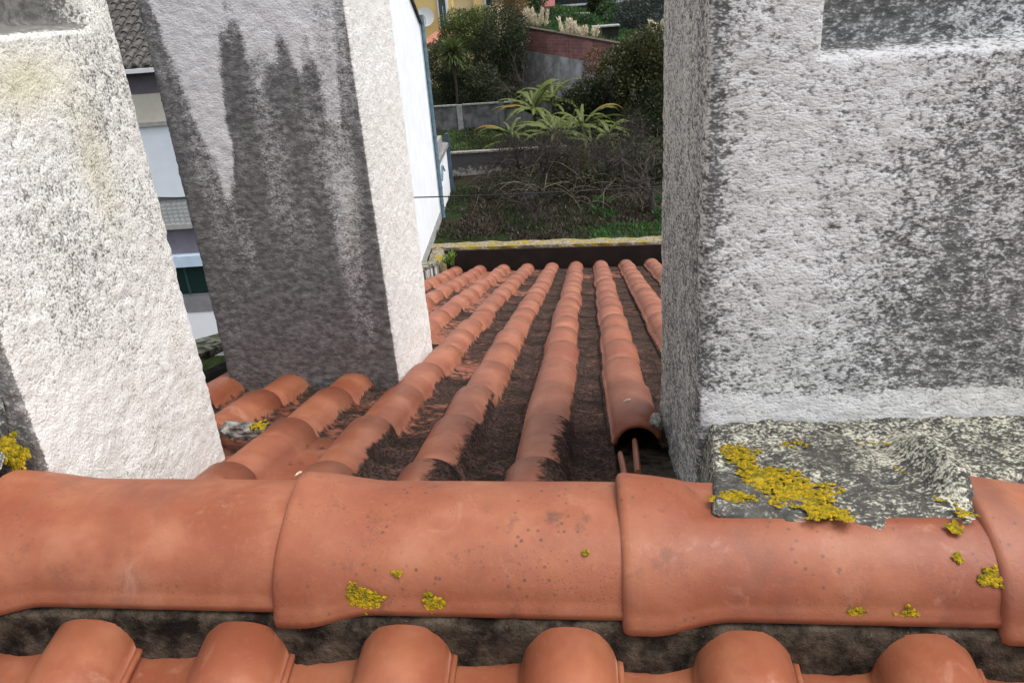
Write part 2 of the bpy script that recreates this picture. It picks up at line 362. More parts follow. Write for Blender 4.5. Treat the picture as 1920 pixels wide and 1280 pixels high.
# ridge tiles
def tilt(x): return -.021 * (x + .43)
def fillet_z(y): return .034 + (y + .045) / .315 * (-.014 - .034)       # top of the mortar in front of the right chimney
def ridge_mesh(seed, cut=False, x0=0):
    nu, nv = 40, 41
    L = .515; u = np.concatenate([[0, .003, .008], np.linspace(.014, .16, 20), np.linspace(.17, L, nu - 23)])[:, None]
    th = np.linspace(-1, 1, nv)[None, :] * math.pi / 2
    fl = 1 - sst(.035, .135, u)
    lip = np.where(u < .012, -(1 - np.sqrt(np.clip(1 - ((.012 - u) / .012) ** 2, 0, 1))) * .010, 0)
    a = .1155 + .0135 * fl + lip; H = .093 + .018 * fl + lip
    y = a * np.sign(np.sin(th)) * np.abs(np.sin(th)) ** .92; z = H * np.cos(th) ** .90
    nose = .017 * np.clip(1 - u / .115, 0, 1) ** 1.1 * np.exp(-((th - .25) / .42) ** 2)
    z = z + nose + lip * 0
    zb = -.052 - .013 * fl
    z = z + zb + .0016 * (fbm(u * 10 + seed * 7, th * 2, 0, 2, seed) - .5) + 0 * u
    X = u + 0 * th
    # bottom flange
    edge = np.clip((np.abs(th) - 1.40) / .17, 0, 1)
    y = y + np.sign(th) * .0055 * sst(0, .35, edge)
    z = z + tilt(x0 + X) - tilt(x0)
    if cut:
        yy = y + 0 * u; lim = fillet_z(yy) - .012 - tilt(x0); m_ = sst(.085, .125, X) * (yy > -.028)
        z = np.where(m_ > 0, z + (np.minimum(z, lim) - z) * m_, z)
    top = np.stack([X, y + 0 * X, z + 0 * X], -1)
    bot = top.copy(); bot[..., 1] *= .885; bot[..., 2] -= .010
    V, F = shell(top, bot)
    return mesh_np('ridge_tile', V, F, True)
RIDGE_X = [-1.81, -1.35, -.888, -.430, .027, .480, .945]
ridge_objs = []
for n, x0 in enumerate(RIDGE_X):
    o = obj('ridge_tile', ridge_mesh(n + 1, n == 4, x0), CLAY, roof, (x0, 0, tilt(x0) + (.0 if n % 2 else .001)))
    o['speck'] = (.4, .4, .5, .95, .6, .5, .4)[n]; o['dirt_shade'] = 0.0; o['soil'] = 0.0
    ridge_objs.append(o)

# mortar bedding under the ridge
def lumpy_strip(name, prof, x0, x1, nx, amp, seed, mat, parent, attrs=None, extra=None):
    prof = np.array(prof, float); d = np.r_[0, np.cumsum(np.hypot(*np.diff(prof, axis=0).T))]
    npf = max(6, int(d[-1] / .006)); tt = np.linspace(0, d[-1], npf)
    py = np.interp(tt, d, prof[:, 0]); pz = np.interp(tt, d, prof[:, 1])
    xs = np.linspace(x0, x1, nx); X = xs[:, None] + 0 * py[None]; Yp = py[None] + 0 * X; Zp = pz[None] + 0 * X
    n = fbm(X * 28, Yp * 28, Zp * 28, 3, seed) - .5; n2 = fbm(X * 90, Yp * 90, Zp * 90, 2, seed + 9) - .5
    gy_, gz_ = np.gradient(py), np.gradient(pz); g = np.hypot(gy_, gz_) + 1e-9
    ny, nz = -gz_ / g, gy_ / g
    D = amp * n * 2 + amp * .5 * n2
    P = np.stack([X, Yp + ny[None] * D, Zp + nz[None] * D + tilt(X)], -1)
    if extra is not None: P = extra(P)
    V = P.reshape(-1, 3); idx = np.arange(len(V)).reshape(P.shape[:2])
    F = np.stack([idx[:-1, :-1].ravel(), idx[1:, :-1].ravel(), idx[1:, 1:].ravel(), idx[:-1, 1:].ravel()], 1)
    at_ = attrs(P[..., 0].ravel(), P[..., 1].ravel(), P[..., 2].ravel()) if attrs else None
    return obj(name, mesh_np(name, V, F, True, at_), mat, parent)
lumpy_strip('mortar_bed', [(-.152, -.180), (-.139, -.122), (-.132, -.078), (-.128, -.060), (-.115, -.054), (-.10, -.052), (.10, -.042), (.135, -.10), (.16, -.17)], -1.85, 1.5, 520, .0065, 3, MORTAR, roof)

# ------------------------------------------------------------------ chimneys
def chimney(name, box, zb, zt, dirt_shade_fn, mat, label, recesses=(), step=.0075, r=.014, amp=.0022, seed=1):
    x0, x1, y0, y1 = box; pts = []; nrm = []
    def arc(cx, cy, a0):
        for q in np.linspace(0, math.pi / 2, 5): pts.append((cx + r * math.cos(a0 + q), cy + r * math.sin(a0 + q))); nrm.append((math.cos(a0 + q), math.sin(a0 + q)))
    def run(p, q, n):
        L = math.hypot(q[0] - p[0], q[1] - p[1]); k = int(L / step)
        for t in np.linspace(0, 1, k + 2)[1:-1]: pts.append((p[0] + (q[0] - p[0]) * t, p[1] + (q[1] - p[1]) * t)); nrm.append(n)
    run((x0 + r, y0), (x1 - r, y0), (0, -1)); arc(x1 - r, y0 + r, -math.pi / 2)
    run((x1, y0 + r), (x1, y1 - r), (1, 0)); arc(x1 - r, y1 - r, 0)
    run((x1 - r, y1), (x0 + r, y1), (0, 1)); arc(x0 + r, y1 - r, math.pi / 2)
    run((x0, y1 - r), (x0, y0 + r), (-1, 0)); arc(x0 + r, y0 + r, math.pi)
    P = np.array(pts); Nn = np.array(nrm); zs = np.arange(zb, zt + 1e-6, step)
    X = P[:, 0][:, None] + 0 * zs; Y = P[:, 1][:, None] + 0 * zs; Z = zs[None] + 0 * X
    NX = Nn[:, 0][:, None] + 0 * zs; NY = Nn[:, 1][:, None] + 0 * zs
    D = amp * ((fbm(X * 60, Y * 60, Z * 60, 2, seed) - .5) * 2 + (fbm(X * 9, Y * 9, Z * 9, 2, seed + 4) - .5) * 2.2)
    D += amp * 1.2 * (vnoise(X * 130, Y * 130, Z * 130, seed + 7) - .5)
    rec = 0 * X
    for (face, a0, a1, z0, dep) in recesses:
        m = ((NY < -.9) & (X > a0) & (X < a1)) if face == 'front' else ((NX > .9) & (Y > a0) & (Y < a1))
        rec = rec + m * dep * sst(z0, z0 + .014, Z) * (Z < z0 + .26)  # closed top out of view, shaped to keep light out of the recess
    D = D - rec
    dirt_shade, tint, lich = dirt_shade_fn(X, Y, Z, NX, NY, rec)  # darkening from stains, plus shade painted into the recesses
    V = np.stack([X + NX * D, Y + NY * D, Z], -1).reshape(-1, 3); n = len(pts); m = len(zs)
    idx = np.arange(n * m).reshape(n, m); id2 = np.roll(idx, -1, 0)
    F = np.stack([idx[:, :-1].ravel(), id2[:, :-1].ravel(), id2[:, 1:].ravel(), idx[:, 1:].ravel()], 1)
    base = np.array([(x0 + x1) / 2, (y0 + y1) / 2, zb]); root = empty(name, base)
    tag(root, label, 'chimney', 'rendered chimneys on the tiled roof')
    obj('shaft', mesh_np('shaft', V - base, F, True, {'dirt_shade': np.clip(dirt_shade, 0, 1.3).ravel(), 'tint': np.clip(tint, 0, 1).ravel(), 'lichen': np.clip(lich, 0, 1).ravel()}), mat, root)
    MB().box(x0 - .05, x1 + .05, y0 - .05, y1 + .05, zt, zt + .06).box(x0 - .02, x1 + .02, y0 - .02, y1 + .02, zt + .06, zt + .10).build('cap_slab', CONC, root, tuple(-base))
    return root

def blob(X, Z, cx, cz, rx, rz): return np.exp(-(((X - cx) / rx) ** 2 + ((Z - cz) / rz) ** 2))
def dirt_shade_right(X, Y, Z, NX, NY, rec):
    n = fbm(X * 5, Z * 3.2, Y * 5, 4, 31) - .5; st = fbm(X * 16 + Y * 16, Z * 1.6, 0, 3, 44) - .5
    d = .42 + .60 * n + .55 * st
    d += .27 * sst(.34, .50, X) * sst(.60, .45, Z) + .12 * sst(.35, .05, Z)
    d -= .30 * blob(X, Z, .265, .45, .075, .30) + .14 * blob(X, Z, .30, .28, .05, .16) + .2 * blob(X, Z, .42, .50, .035, .12)
    d += .42 * sst(.215, .183, X + .012 * n) * sst(.1, .42, Z) + .2 * sst(.215, .185, X)
    d += .35 * blob(X, Z, .535, .30, .022, .10) + .22 * blob(X, Z, .52, .12, .035, .12) + .15 * blob(X, Z, .66, .2, .06, .2)
    d = .47 + (d - .47) * .62
    d = np.where(Z < .048 + .05 * n, d * .25 + .02, d)
    d = np.where(Z < -.013 + .012 * n, .72 + .4 * n, d)
    d = np.where(rec > .005, .88 - .32 * sst(.40, .62, X) + .3 * n, d)  # recess shade painted in, darkest at the left, with some mottling
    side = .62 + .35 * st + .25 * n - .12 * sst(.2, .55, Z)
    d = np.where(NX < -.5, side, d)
    t = .25 * blob(X, Z, .66, .1, .12, .12) + .12
    t = np.where(NX < -.5, .45, t)
    return d, t, 0 * X
def dirt_mid(X, Y, Z, NX, NY, rec):
    kx = [-1.2, -1.17, -1.135, -1.10, -1.06, -1.043, -1.01, -.995, -.965, -.92, -.87, -.83, -.79, -.765, -.735, -.705, -.675, -.645, -.62]
    kz = [1.2, .95, .66, .50, .25, .12, .20, .46, .58, .61, .55, .56, .60, .50, .55, .42, .33, .66, 1.1]
    wob = (fbm(X * 18, Z * 5, 0, 3, 3) - .5)
    n = fbm(X * 6, Z * 5, 0, 4, 8) - .5; st = fbm(X * 22, Z * 1.8, 0, 3, 12) - .5
    zt = np.interp(X + .02 * (fbm(X * 4, Z * 9, 0, 2, 5) - .5), kx, kz) + .16 * wob + .05 * (fbm(X * 60, Z * 6, 0, 2, 19) - .5)
    wh = sst(-.08, .10, Z - zt + .10 * (fbm(X * 45, Z * 30, 0, 3, 23) - .5))
    wh = wh * (1 - .35 * sst(-.74, -.70, X))
    faint = .45 * blob(X, Z, -.69, .22, .035, .22) + .30 * blob(X, Z, -1.02, .02, .03, .12) + .16 * blob(X, Z, -.86, .12, .09, .10)
    d = .86 + .45 * n + .60 * st - faint + .12 * sst(.1, -.3, Z)
    d = d * (1 - wh) + (.06 + .3 * n) * wh
    d = np.where(NX > .6, .04 + .34 * (fbm(Y * 26, Z * 1.3, 0, 3, 21) - .5) + .25 * n + .22 * blob(Y, Z, 1.30, .0, .025, .6) - .1 * sst(-.2, -.5, Z), d)
    tint = np.where(NX > .6, .22 + .2 * n, .05 + .3 * blob(X, Z, -.68, .05, .03, .15))
    return d, tint, 0 * X
def dirt_shade_left(X, Y, Z, NX, NY, rec):
    n = fbm(Y * 6, Z * 5, X * 6, 4, 61) - .5; st = fbm(Y * 18, Z * 2, X, 3, 66) - .5
    d = .24 + .75 * n + .40 * st + .18 * blob(Y, Z, .35, .28, .3, .14)
    d = d - .22 * sst(.20, .02, Z + .06 * n)
    d = np.where(rec > .004, 1.3, d)  # shade inside the recess painted in as full darkening
    d = np.where(NY < -.5, .95 + .3 * n - .3 * sst(.0, -.1, Z), d)
    tint = .10 + .75 * blob(Y, Z, .33, .60, .12, .05) + .5 * blob(Y, Z, .45, .45, .05, .12) + .3 * st
    return d, tint, 0 * X
chimney('chimney', CH_R, -.42, 1.04, dirt_shade_right, PLASTER_R, 'wide white and grey stippled chimney on the right with yellow lichen at its foot',
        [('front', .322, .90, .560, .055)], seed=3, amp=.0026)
chimney('chimney', CH_M, -.80, 1.10, dirt_mid, PLASTER_M, 'dark grey stained middle chimney with white drip marks and a cream side', seed=5, amp=.0022)
chimney('chimney', CH_L, -.55, 1.04, dirt_shade_left, PLASTER_L, 'mottled white chimney at the left edge with a dark front', [('right', .20, .541, .668, .10)], seed=9, amp=.0024)

# mortar skirts between ridge and chimney
LPATCH = ((1385, 850, .026, .038, 190), (1435, 890, .034, .034, 240), (1500, 918, .040, .040, 420), (1548, 955, .022, .022, 130), (1375, 930, .026, .014, 80), (1585, 968, .012, .008, 24), (1780, 935, .012, .014, 26), (1700, 880, .014, .010, 16), (1812, 962, .010, .010, 18), (1500, 830, .03, .016, 20), (1640, 830, .04, .014, 10))
def ledge_point(px, py):
    d = (CAM_R @ Vector((px - 960, 640 - py, -F_PX))); n = Vector((0, .048, .315)).normalized(); p0 = Vector((.3, -.045, .036))
    t = (p0 - CAM_P).dot(n) / d.dot(n); return CAM_P + d * t
def skirt_attr(X, Y, Z):
    n = fbm(X * 14, Y * 14, 0, 4, 71) - .5; l = 0 * X
    for (px, py, ru, rv, k) in LPATCH:
        p = ledge_point(px, py); l = l + (1.0 if k > 70 else .5) * blob(X, Y, p.x, p.y, ru * 1.15, rv * 1.15)
    return {'dirt_shade': np.clip(.80 + .6 * n - .4 * blob(X, Y, .465, .0, .022, .05) + .2 * sst(.10, -.02, Y) - .12 * sst(.35, .5, X), 0, 1.2), 'tint': .5 + 0 * X, 'lichen': np.clip(l * 1.0 + .5 * n * (l > .05), 0, 1)}
def drop_left(P):
    P[..., 2] -= .05 * sst(.488, .50, P[..., 0]) * sst(.10, .05, P[..., 1])
    f = sst(.195, .172, P[..., 0]); X_ = P[..., 0].copy(); fr_ = 1 - np.clip((P[..., 1] + .05) / .3, 0, 1); P[..., 0] -= .042 * fr_ * sst(.36, .20, X_); P[..., 1] += fr_ ** 6 * (.012 * (fbm(X_ * 40, 0 * X_, 0, 4, 77) - .5) + .05 * sst(.24, .17, X_)); P[..., 2] += .038 * np.exp(-((X_ - .482) / .028) ** 2) * sst(-.035, .03, P[..., 1]) * sst(.24, .14, P[..., 1]); P[..., 2] -= fr_ * .035 * np.clip(X_ - .2, 0, 1); P[..., 2] += .012 * (fbm(X_ * 16, P[..., 1] * 16, 0, 3, 78) - .5); P[..., 2] -= .10 * f; P[..., 2] -= tilt(P[..., 0]); return P
sk = lumpy_strip('mortar_skirt', [(-.046, .012), (-.036, .026), (.0, .028), (.10, .012), (.20, -.004), (.262, -.006), (.29, -.002)], .172, 1.05, 230, .006, 21, SKIRT, None, skirt_attr, drop_left)
tag(sk, 'speckled grey mortar ledge with yellow lichen between ridge and right chimney', 'mortar')
sk2 = lumpy_strip('mortar_skirt', [(.03, .045), (.055, .055), (.085, .085), (.10, .13), (.112, .16)], -1.62, -.905, 110, .004, 23, SKIRT, None,
    lambda X, Y, Z: {'dirt_shade': .8 + .5 * (fbm(X * 20, Z * 20, 0, 3, 5) - .5), 'tint': 0 * X + .2, 'lichen': .95 * blob(X, Z, -.975, .105, .05, .05)})
tag(sk2, 'dark mortar with a yellow lichen patch at the foot of the left chimney', 'mortar')

# ------------------------------------------------------------------ parapets and the house below the roof
M = Mat('side_parapet'); v = M.world(); g = M.n('ShaderNodeSeparateXYZ'); M.l(v, g.inputs[0])
st_ = M.noise(M.world((16, 16, 1.5)), 1.0, 4, .6); bb = M.noise(v, 30, 4, .7)
c = M.mix(M.ramp(st_, .40, .58), (.07, .06, .055), (.58, .56, .53)); dk = M.mix(M.ramp(bb, .4, .7), (.010, .010, .006), (.045, .042, .026))
M.col(M.mix(M.ramp(M.math('ADD', g.outputs[1], M.math('MULTIPLY', st_, 1.2)), 3.4, 4.2), dk, c)); M.rough(.95, .1); M.bump(bb, .7, .012); PARA = M.m
M = Mat('mossy_coping'); v = M.world(); a = M.noise(v, 20, 5, .7); b = M.noise(v, 70, 4, .7)
M.col(M.mix(M.ramp(a, .4, .6), M.mix(M.ramp(b, .4, .7), (.03, .035, .015), (.09, .09, .05)), (.30, .29, .24))); M.rough(.95, .1); M.bump(b, .8, .012); MOSSCOP = M.m
def rough_bar(name, p0, p1, wid, thick, mat, parent, seed, n=120):
    """coping: a bar from p0 to p1 (top centre line) with worn uneven edges"""
    p0 = np.array(p0, float); p1 = np.array(p1, float); t = np.linspace(0, 1, n)[:, None]
    c = p0 + (p1 - p0) * t; d = (p1 - p0) / np.linalg.norm(p1 - p0); sd = np.cross(d, [0, 0, 1]); sd /= np.linalg.norm(sd)
    prof = [(-.5, -1), (-.5, -.15), (-.42, 0), (0, .04), (.42, 0), (.5, -.15), (.5, -1)]; P = []
    L = np.linalg.norm(p1 - p0)
    for k, (a, b) in enumerate(prof):
        jn = (fbm(t[:, 0] * L * 9, 0 * t[:, 0] + k * 3.1, 0, 3, seed) - .5)[:, None]
        P.append(c + sd * (a * wid + jn * .03 * np.sign(a + 1e-9)) + np.array([0, 0, 1]) * (b * thick + jn * .022))
    P = np.stack(P, 1); V = P.reshape(-1, 3); m = len(prof); idx = np.arange(n * m).reshape(n, m); nx = np.roll(idx, -1, 1)
    F = np.stack([idx[:-1].ravel(), idx[1:].ravel(), nx[1:].ravel(), nx[:-1].ravel()], 1).tolist()
    F = [tuple(q) for q in F] + [tuple(idx[0]), tuple(idx[-1][::-1])]
    return obj(name, mesh_np(name, V, F), mat, parent)
RY0, RY1 = 5.85, 6.04
zA = at(830, 456, 6.0).z; zB = at(1238, 444, 6.0).z
rear = tag(empty('parapet_wall', (0, RY0, -2.0)), 'dark brown parapet wall with lichen covered coping at the end of the roof', 'parapet')
zr = lambda x: zA + (zB - zA) * (x + 1.42) / 2.05
loc_ = (0, -RY0, 2.0)
MB().hexa([(-1.43, RY0, -2.4), (1.75, RY0, -2.4), (1.75, RY1, -2.4), (-1.43, RY1, -2.4), (-1.43, RY0, zr(-1.43) - .03), (1.75, RY0, zr(1.75) - .03), (1.75, RY1, zr(1.75) - .03), (-1.43, RY1, zr(-1.43) - .03)]).build('wall', DARKWALL, rear, loc_)
o = rough_bar('coping', (-1.45, (RY0 + RY1) / 2, zr(-1.45)), (1.76, (RY0 + RY1) / 2, zr(1.76)), .15, .03, COPING, rear, 3); o.location = loc_
o = rough_bar('corner_pier', (-1.385, 5.62, zr(-1.4) - .085), (-1.385, 5.86, zr(-1.4) - .012), .135, .42, COPING, rear, 8, 20); o.location = loc_
# side parapet follows the slope
def zcr(y, off): return (-.074 * CT + off - y * ST) / CT
side = tag(empty('side_parapet', (-1.42, 3.2, -1.2)), 'low side parapet with mossy top running down the left edge of the roof', 'parapet')
lo = (1.42, -3.2, 1.2)
MB().hexa([(-1.49, -.6, -.7), (-1.345, -.6, -.7), (-1.345, 5.7, -2.3), (-1.49, 5.7, -2.3), (-1.49, -.6, zcr(0, .03)), (-1.345, -.6, zcr(0, .03)), (-1.345, 5.7, zcr(5.7, .045)), (-1.49, 5.7, zcr(5.7, .045))]).build('wall', PARA, side, lo)
o = rough_bar('coping', (-1.42, .2, zcr(.2, .065)), (-1.42, 5.64, zcr(5.64, .068)), .165, .03, MOSSCOP, side, 6, 200); o.location = lo
tag(MB().box(-1.48, 1.74, -6.0, 5.84, GZ - .3, -2.3).build('house_walls', simple('house_render', (.5, .49, .47), .9, .2, 3)), kind='structure')
# ------------------------------------------------------------------ small things on the roof
def crust(name, centre, ru, rv, u, vdir, n, mat, parent=None, lump=.006, seed=1):
    """crusty lichen rosette: many little lumps joined"""
    rs = np.random.default_rng(seed); u = Vector(u).normalized(); vdir = Vector(vdir).normalized(); nn = u.cross(vdir)
    mb = MB()
    for _ in range(n):
        a = rs.uniform(0, 2 * math.pi); rr = rs.uniform(0, 1) ** .8 * 1.2 * (1 + .25 * math.sin(3 * a + seed) + .15 * math.sin(7 * a))
        c = Vector(centre) + u * (ru * rr * math.cos(a)) + vdir * (rv * rr * math.sin(a)); s = lump * rs.uniform(.5, 1.3)
        k0 = len(mb.v); ang = rs.uniform(0, 6)
        for j in range(5):
            t = ang + j * 1.2566; mb.v.append(tuple(c + (u * math.cos(t) + vdir * math.sin(t)) * s * rs.uniform(.7, 1.3) - nn * .001))
        mb.v.append(tuple(c + nn * s * rs.uniform(.06, .22)))
        for j in range(5): mb.f.append((k0 + j, k0 + (j + 1) % 5, k0 + 5))
    return mb.build(name, mat, parent)
def ridge_point(px, py):
    """where the line of sight through a pixel meets the ridge tile body"""
    d = (CAM_R @ Vector((px - 960, 640 - py, -F_PX))).normalized(); t = .5
    while t < 1.6:
        p = CAM_P + d * t; zz = tilt(p.x) - .052
        if (p.y / .118) ** 2 + (max(0, p.z - zz) / .102) ** 2 < 1 and p.z > zz - .02: return p, d
        t += .001
    return p, d
for (px, py, r, n, ti) in ((680, 1124, .019, 150, 3), (812, 1129, .011, 70, 3), (747, 1074, .0045, 10, 3), (1857, 1085, .011, 40, 4), (1603, 1150, .009, 22, 4), (1700, 1152, .011, 26, 4), (1795, 1045, .006, 12, 4), (1790, 990, .009, 20, 4), (1100, 1036, .003, 6, 3)):
    p, d = ridge_point(px, py); nrm = Vector((0, p.y / .118 ** 2, max(0, p.z - tilt(p.x) + .052) / .1 ** 2)).normalized()
    ro = ridge_objs[ti]; o = crust('lichen', p + nrm * .0022, r, r * .9, (1, 0, 0), nrm.cross(Vector((1, 0, 0))), int(n * 1.6), LICHEN, ro, .0034, int(px)); o.location = -ro.location
# yellow lichen on the ledge by the right chimney (crusty lumps over the coloured patch)
for k, (px, py, ru, rv, n) in enumerate(LPATCH):
    crust('lichen', ledge_point(px, py), ru, rv, (1, 0, 0), (0, .988, -.15), int(n * 1.3), LICHEN, sk, .0036, 50 + k)
for k, (px, py, zz) in enumerate(((12, 842, .09), (30, 860, .07))):
    p = at(px, py, .075); crust('lichen', p, .017, .017, (1, 0, 0), (0, .5, .85), 120, LICHEN, sk2, .005, 80 + k)
def rock(name, c, s, mat, seed, label=None, cat=None, parent=None):
    rs = np.random.default_rng(seed); import bmesh
    bm = bmesh.new(); bmesh.ops.create_icosphere(bm, subdivisions=3, radius=1)
    for v_ in bm.verts:
        q = float(fbm(v_.co.x * 2 + seed, v_.co.y * 2, v_.co.z * 2, 3, seed)); v_.co *= .35 + 1.3 * q
        v_.co = Vector((v_.co.x * s[0], v_.co.y * s[1], v_.co.z * s[2]))
    me = bpy.data.meshes.new(name); bm.to_mesh(me); bm.free(); o = obj(name, me, mat, parent, c)
    if label: tag(o, label, cat)
    return o
GREYSTONE = simple('pale_mortar', (.22, .21, .19), .95, .7, 40, .8)
def far_point(px, py, off):
    d = (CAM_R @ Vector((px - 960, 640 - py, -F_PX))); n = Vector((0, ST, CT)); t = (FAR_D + off - CAM_P.dot(n)) / d.dot(n); return CAM_P + d * t
ch = rock('mortar_lump', far_point(455, 806, .055), (.058, .026, .020), GREYSTONE, 4, 'grey mortar lump with lichen wedged beside the left chimney', 'mortar')
crust('lichen', Vector((.050, -.012, .020)), .022, .012, (1, 0, 0), (0, .9, .3), 50, LICHEN, ch, .0045, 5)
rock('mortar_lump', far_point(1232, 790, .066), (.013, .02, .016), GREYSTONE, 6, 'broken mortar bit between the open barrel tile and the right chimney', 'mortar')
# broken clay ribs left under the open barrel
rib = tag(empty('broken_tile', far_point(1190, 880, .0)), 'two thin broken clay ribs below the open barrel tile', 'tile shard')
for a, b in (((1163, 850), (1172, 895)), ((1190, 825), (1196, 885))):
    p = far_point(*a, .016); q = far_point(*b, .022); m_ = (p + q) / 2 + Vector((0, 0, .004))
    o = MB().tube([p, m_, q], [.006, .007, .0065], 6).build('rib', CLAY, rib, tuple(-rib.location)); o['dirt_shade'] = 0.
LEAFM = simple('dry_leaf', (.55, .50, .38), .8, .3, 30)
def flake(c, L, wd, rz, label):
    mb = MB(); R_ = Matrix.Rotation(rz, 3, 'Z') @ Matrix.Rotation(.25, 3, 'X')
    P = [(-L, 0, 0), (-L * .3, wd, .003), (L * .5, wd * .8, .004), (L, 0, .001), (L * .4, -wd, .003), (-L * .4, -wd * .9, .003), (0, 0, .006)]
    mb.v = [tuple(R_ @ Vector(p)) for p in P]; mb.f = [(6, i, (i + 1) % 6) for i in range(6)]
    tag(mb.build('dry_leaf', LEAFM, None, c), label, 'leaf')
flake(far_point(1176, 751, CREST + .006), .012, .004, .5, 'pale dry leaf on the barrel tile by the right chimney')
flake(far_point(497, 906, .012), .02, .0025, .25, 'thin pale twig piece in the dirty tile channel behind the ridge')
flake(far_point(460, 905, .02), .012, .007, 1.2, 'small curled dry leaf in the channel behind the left ridge tile')
flake(far_point(560, 888, .014), .010, .003, .9, 'tiny straw coloured flake in the channel behind the ridge collar')

# ------------------------------------------------------------------ white neighbour house
WHITE = simple('white_render', (.80, .82, .84), .85, .04, 1.5, 0, spec=.2)
SLATE = simple('pipe_blue_grey', (.10, .16, .20), .5, .25, 6)
ROOFD = simple('weathered_roof_tile', (.075, .07, .065), .95, .6, 9, .4)
BEIGE = simple('beige_shutter_box', (.62, .58, .50), .7, .06, 4)
VIOLET = simple('grey_violet', (.17, .155, .185), .9, .10, 3)
LBLUE = simple('pale_blue_trim', (.50, .62, .74), .6, .06, 4)
GREY = simple('grey_trim', (.36, .35, .34), .8, .12, 6)
M = Mat('dark_glass'); M.col((.012, .03, .03)); M.rough(.12, .6); GLASS = M.m
HROT = math.radians(4.09); HC = Vector((-5.01, 17.0, GZ))
house = empty('white_house', HC); house.rotation_euler = (0, 0, HROT)
tag(house, 'white two storey house with dark tiled roof behind the middle chimney', 'house')
def hz(py): return at(330, py, 16.65).z - GZ               # heights above the ground on the front
EAVE = hz(108); HD = 12.08
HI = Matrix.Rotation(-HROT, 3, 'Z')
# walls
MB().box(-14, -.25, 0, .25, -.3, EAVE).build('front_wall', WHITE, house)
gab = MB(); n0 = 0
RZ = EAVE + 6.04 * math.tan(math.radians(24))
gab.v = [(0, 0, -.3), (0, HD, -.3), (0, HD, EAVE), (0, HD / 2, RZ), (0, 0, EAVE), (-.25, 0, -.3), (-.25, HD, -.3), (-.25, HD, EAVE), (-.25, HD / 2, RZ), (-.25, 0, EAVE)]
gab.f = [(0, 1, 2, 3, 4), (9, 8, 7, 6, 5), (0, 5, 6, 1), (1, 6, 7, 2), (2, 7, 8, 3), (3, 8, 9, 4), (4, 9, 5, 0)]
gab.build('side_wall', WHITE, house)
MB().box(-14, -.252, HD - .25, HD - .002, -.3, EAVE - .01).build('rear_wall', WHITE, house)
MB().box(-14, 0.012, -.012, HD, -.31, .35).build('plinth', simple('plinth', (.33, .33, .32), .9, .2, 5), house)
# roof
sl_ = math.radians(24); rlen = 6.04 / math.cos(sl_) + .5
roof_b = MB()
for sgn, ya in ((1, -.42), (-1, HD + .42)):
    e0 = EAVE - .42 * math.tan(sl_) + .06
    a0 = (-14.3, ya, e0); a1 = (.10, ya, e0); b1 = (.10, HD / 2, RZ + .06); b0 = (-14.3, HD / 2, RZ + .06)
    d_ = Vector((0, 0, -.10))
    pts = [Vector(q) for q in (a0, a1, b1, b0)]
    if sgn < 0: pts = [pts[1], pts[0], pts[3], pts[2]]
    roof_b.hexa([p + d_ for p in pts] + pts)
hr = roof_b.build('roof', ROOFD, house)
rowm = MB()
for k in range(17):
    y0 = k * .40; y1 = y0 + .44
    ring = []
    for (yy, rr, dz) in ((y0, .078, .035), (y1, .066, .012)):
        ring.append([(rr * math.cos(t), yy, rr * .85 * math.sin(t) + dz) for t in np.linspace(0, math.pi, 6)])
    n = len(rowm.v); rowm.v += ring[0] + ring[1]
    for j in range(5): rowm.f.append((n + j, n + j + 1, n + 7 + j, n + 6 + j))
    rowm.f.append(tuple(n + j for j in range(6)))
rme = mesh_np('cover_tile_row', rowm.v, rowm.f); rme.materials.append(ROOFD)
for k in range(56):
    o = obj('cover_tile_row', rme, ROOFD, hr, (-14.1 + k * .252, -.43, EAVE - .42 * math.tan(sl_) + .055)); o.rotation_euler = (sl_, 0, random.uniform(-.01, .01))
for k in range(0):
    pass
MB().box(-14.3, .12, -.55, -.43, EAVE - .24, EAVE - .155).build('gutter', simple('pale_gutter', (.62, .63, .66), .6, .05, 4), house)
# front elements seen between the chimneys
XL, XR = -7.4, -2.6
MB().box(XL - 3, XR + 2.0, -.012, 0, hz(172), EAVE - .02).build('band', VIOLET, house)  # grey-violet strip over the white front wall, from eave to shutter box
wn = MB().box(XL, XR, -.10, 0, hz(226), hz(172)).build('shutter_box', BEIGE, house)
MB().box(XL - .05, XR + .05, -.14, -.10, hz(233), hz(225)).build('rail', GREY, wn)
sh = MB()
sh.box(XL, XR, -.06, 0, hz(369), hz(233) - .005)
shp = sh.build('white_shutter', simple('white_shutter', (.74, .79, .85), .6, .03, 3), house)
MB().box(XL - .05, XR + .05, -.09, -.06, hz(373), hz(369)).build('shutter_rail', simple('dark_rail', (.10, .10, .10), .7, .1, 5), shp)
gp = MB().box(XL, XR, -.05, 0, hz(418), hz(374)).build('balcony_panel', simple('pale_panel', (.55, .58, .58), .7, .06, 3), house)
gm = MB()
for k in range(int((XR - XL) / .13) + 1): gm.box(XL + k * .13, XL + k * .13 + .022, -.085, -.06, hz(418), hz(374))
gm.build('upright_bars', GREY, gp); gm = MB()
for k in range(6):
    zz = hz(418) + (hz(374) - hz(418)) * (k + .5) / 6; gm.box(XL, XR, -.062, -.055, zz, zz + .02)
gm.build('cross_bars', GREY, gp)
MB().box(XL - .1, XR + .1, -.16, 0, hz(427), hz(418) - .003).build('balcony_ledge', GREY, house)
MB().box(XL - 3, XR + 2.0, -.010, 0, hz(476), hz(429)).build('band', VIOLET, house)
MB().box(XL, XR, -.20, 0, hz(497), hz(477)).build('window_lintel', LBLUE, house)
wd = MB().box(XL + .05, XR - .05, -.04, 0, hz(551), hz(497) - .004).build('window', GLASS, house)
fr = MB()
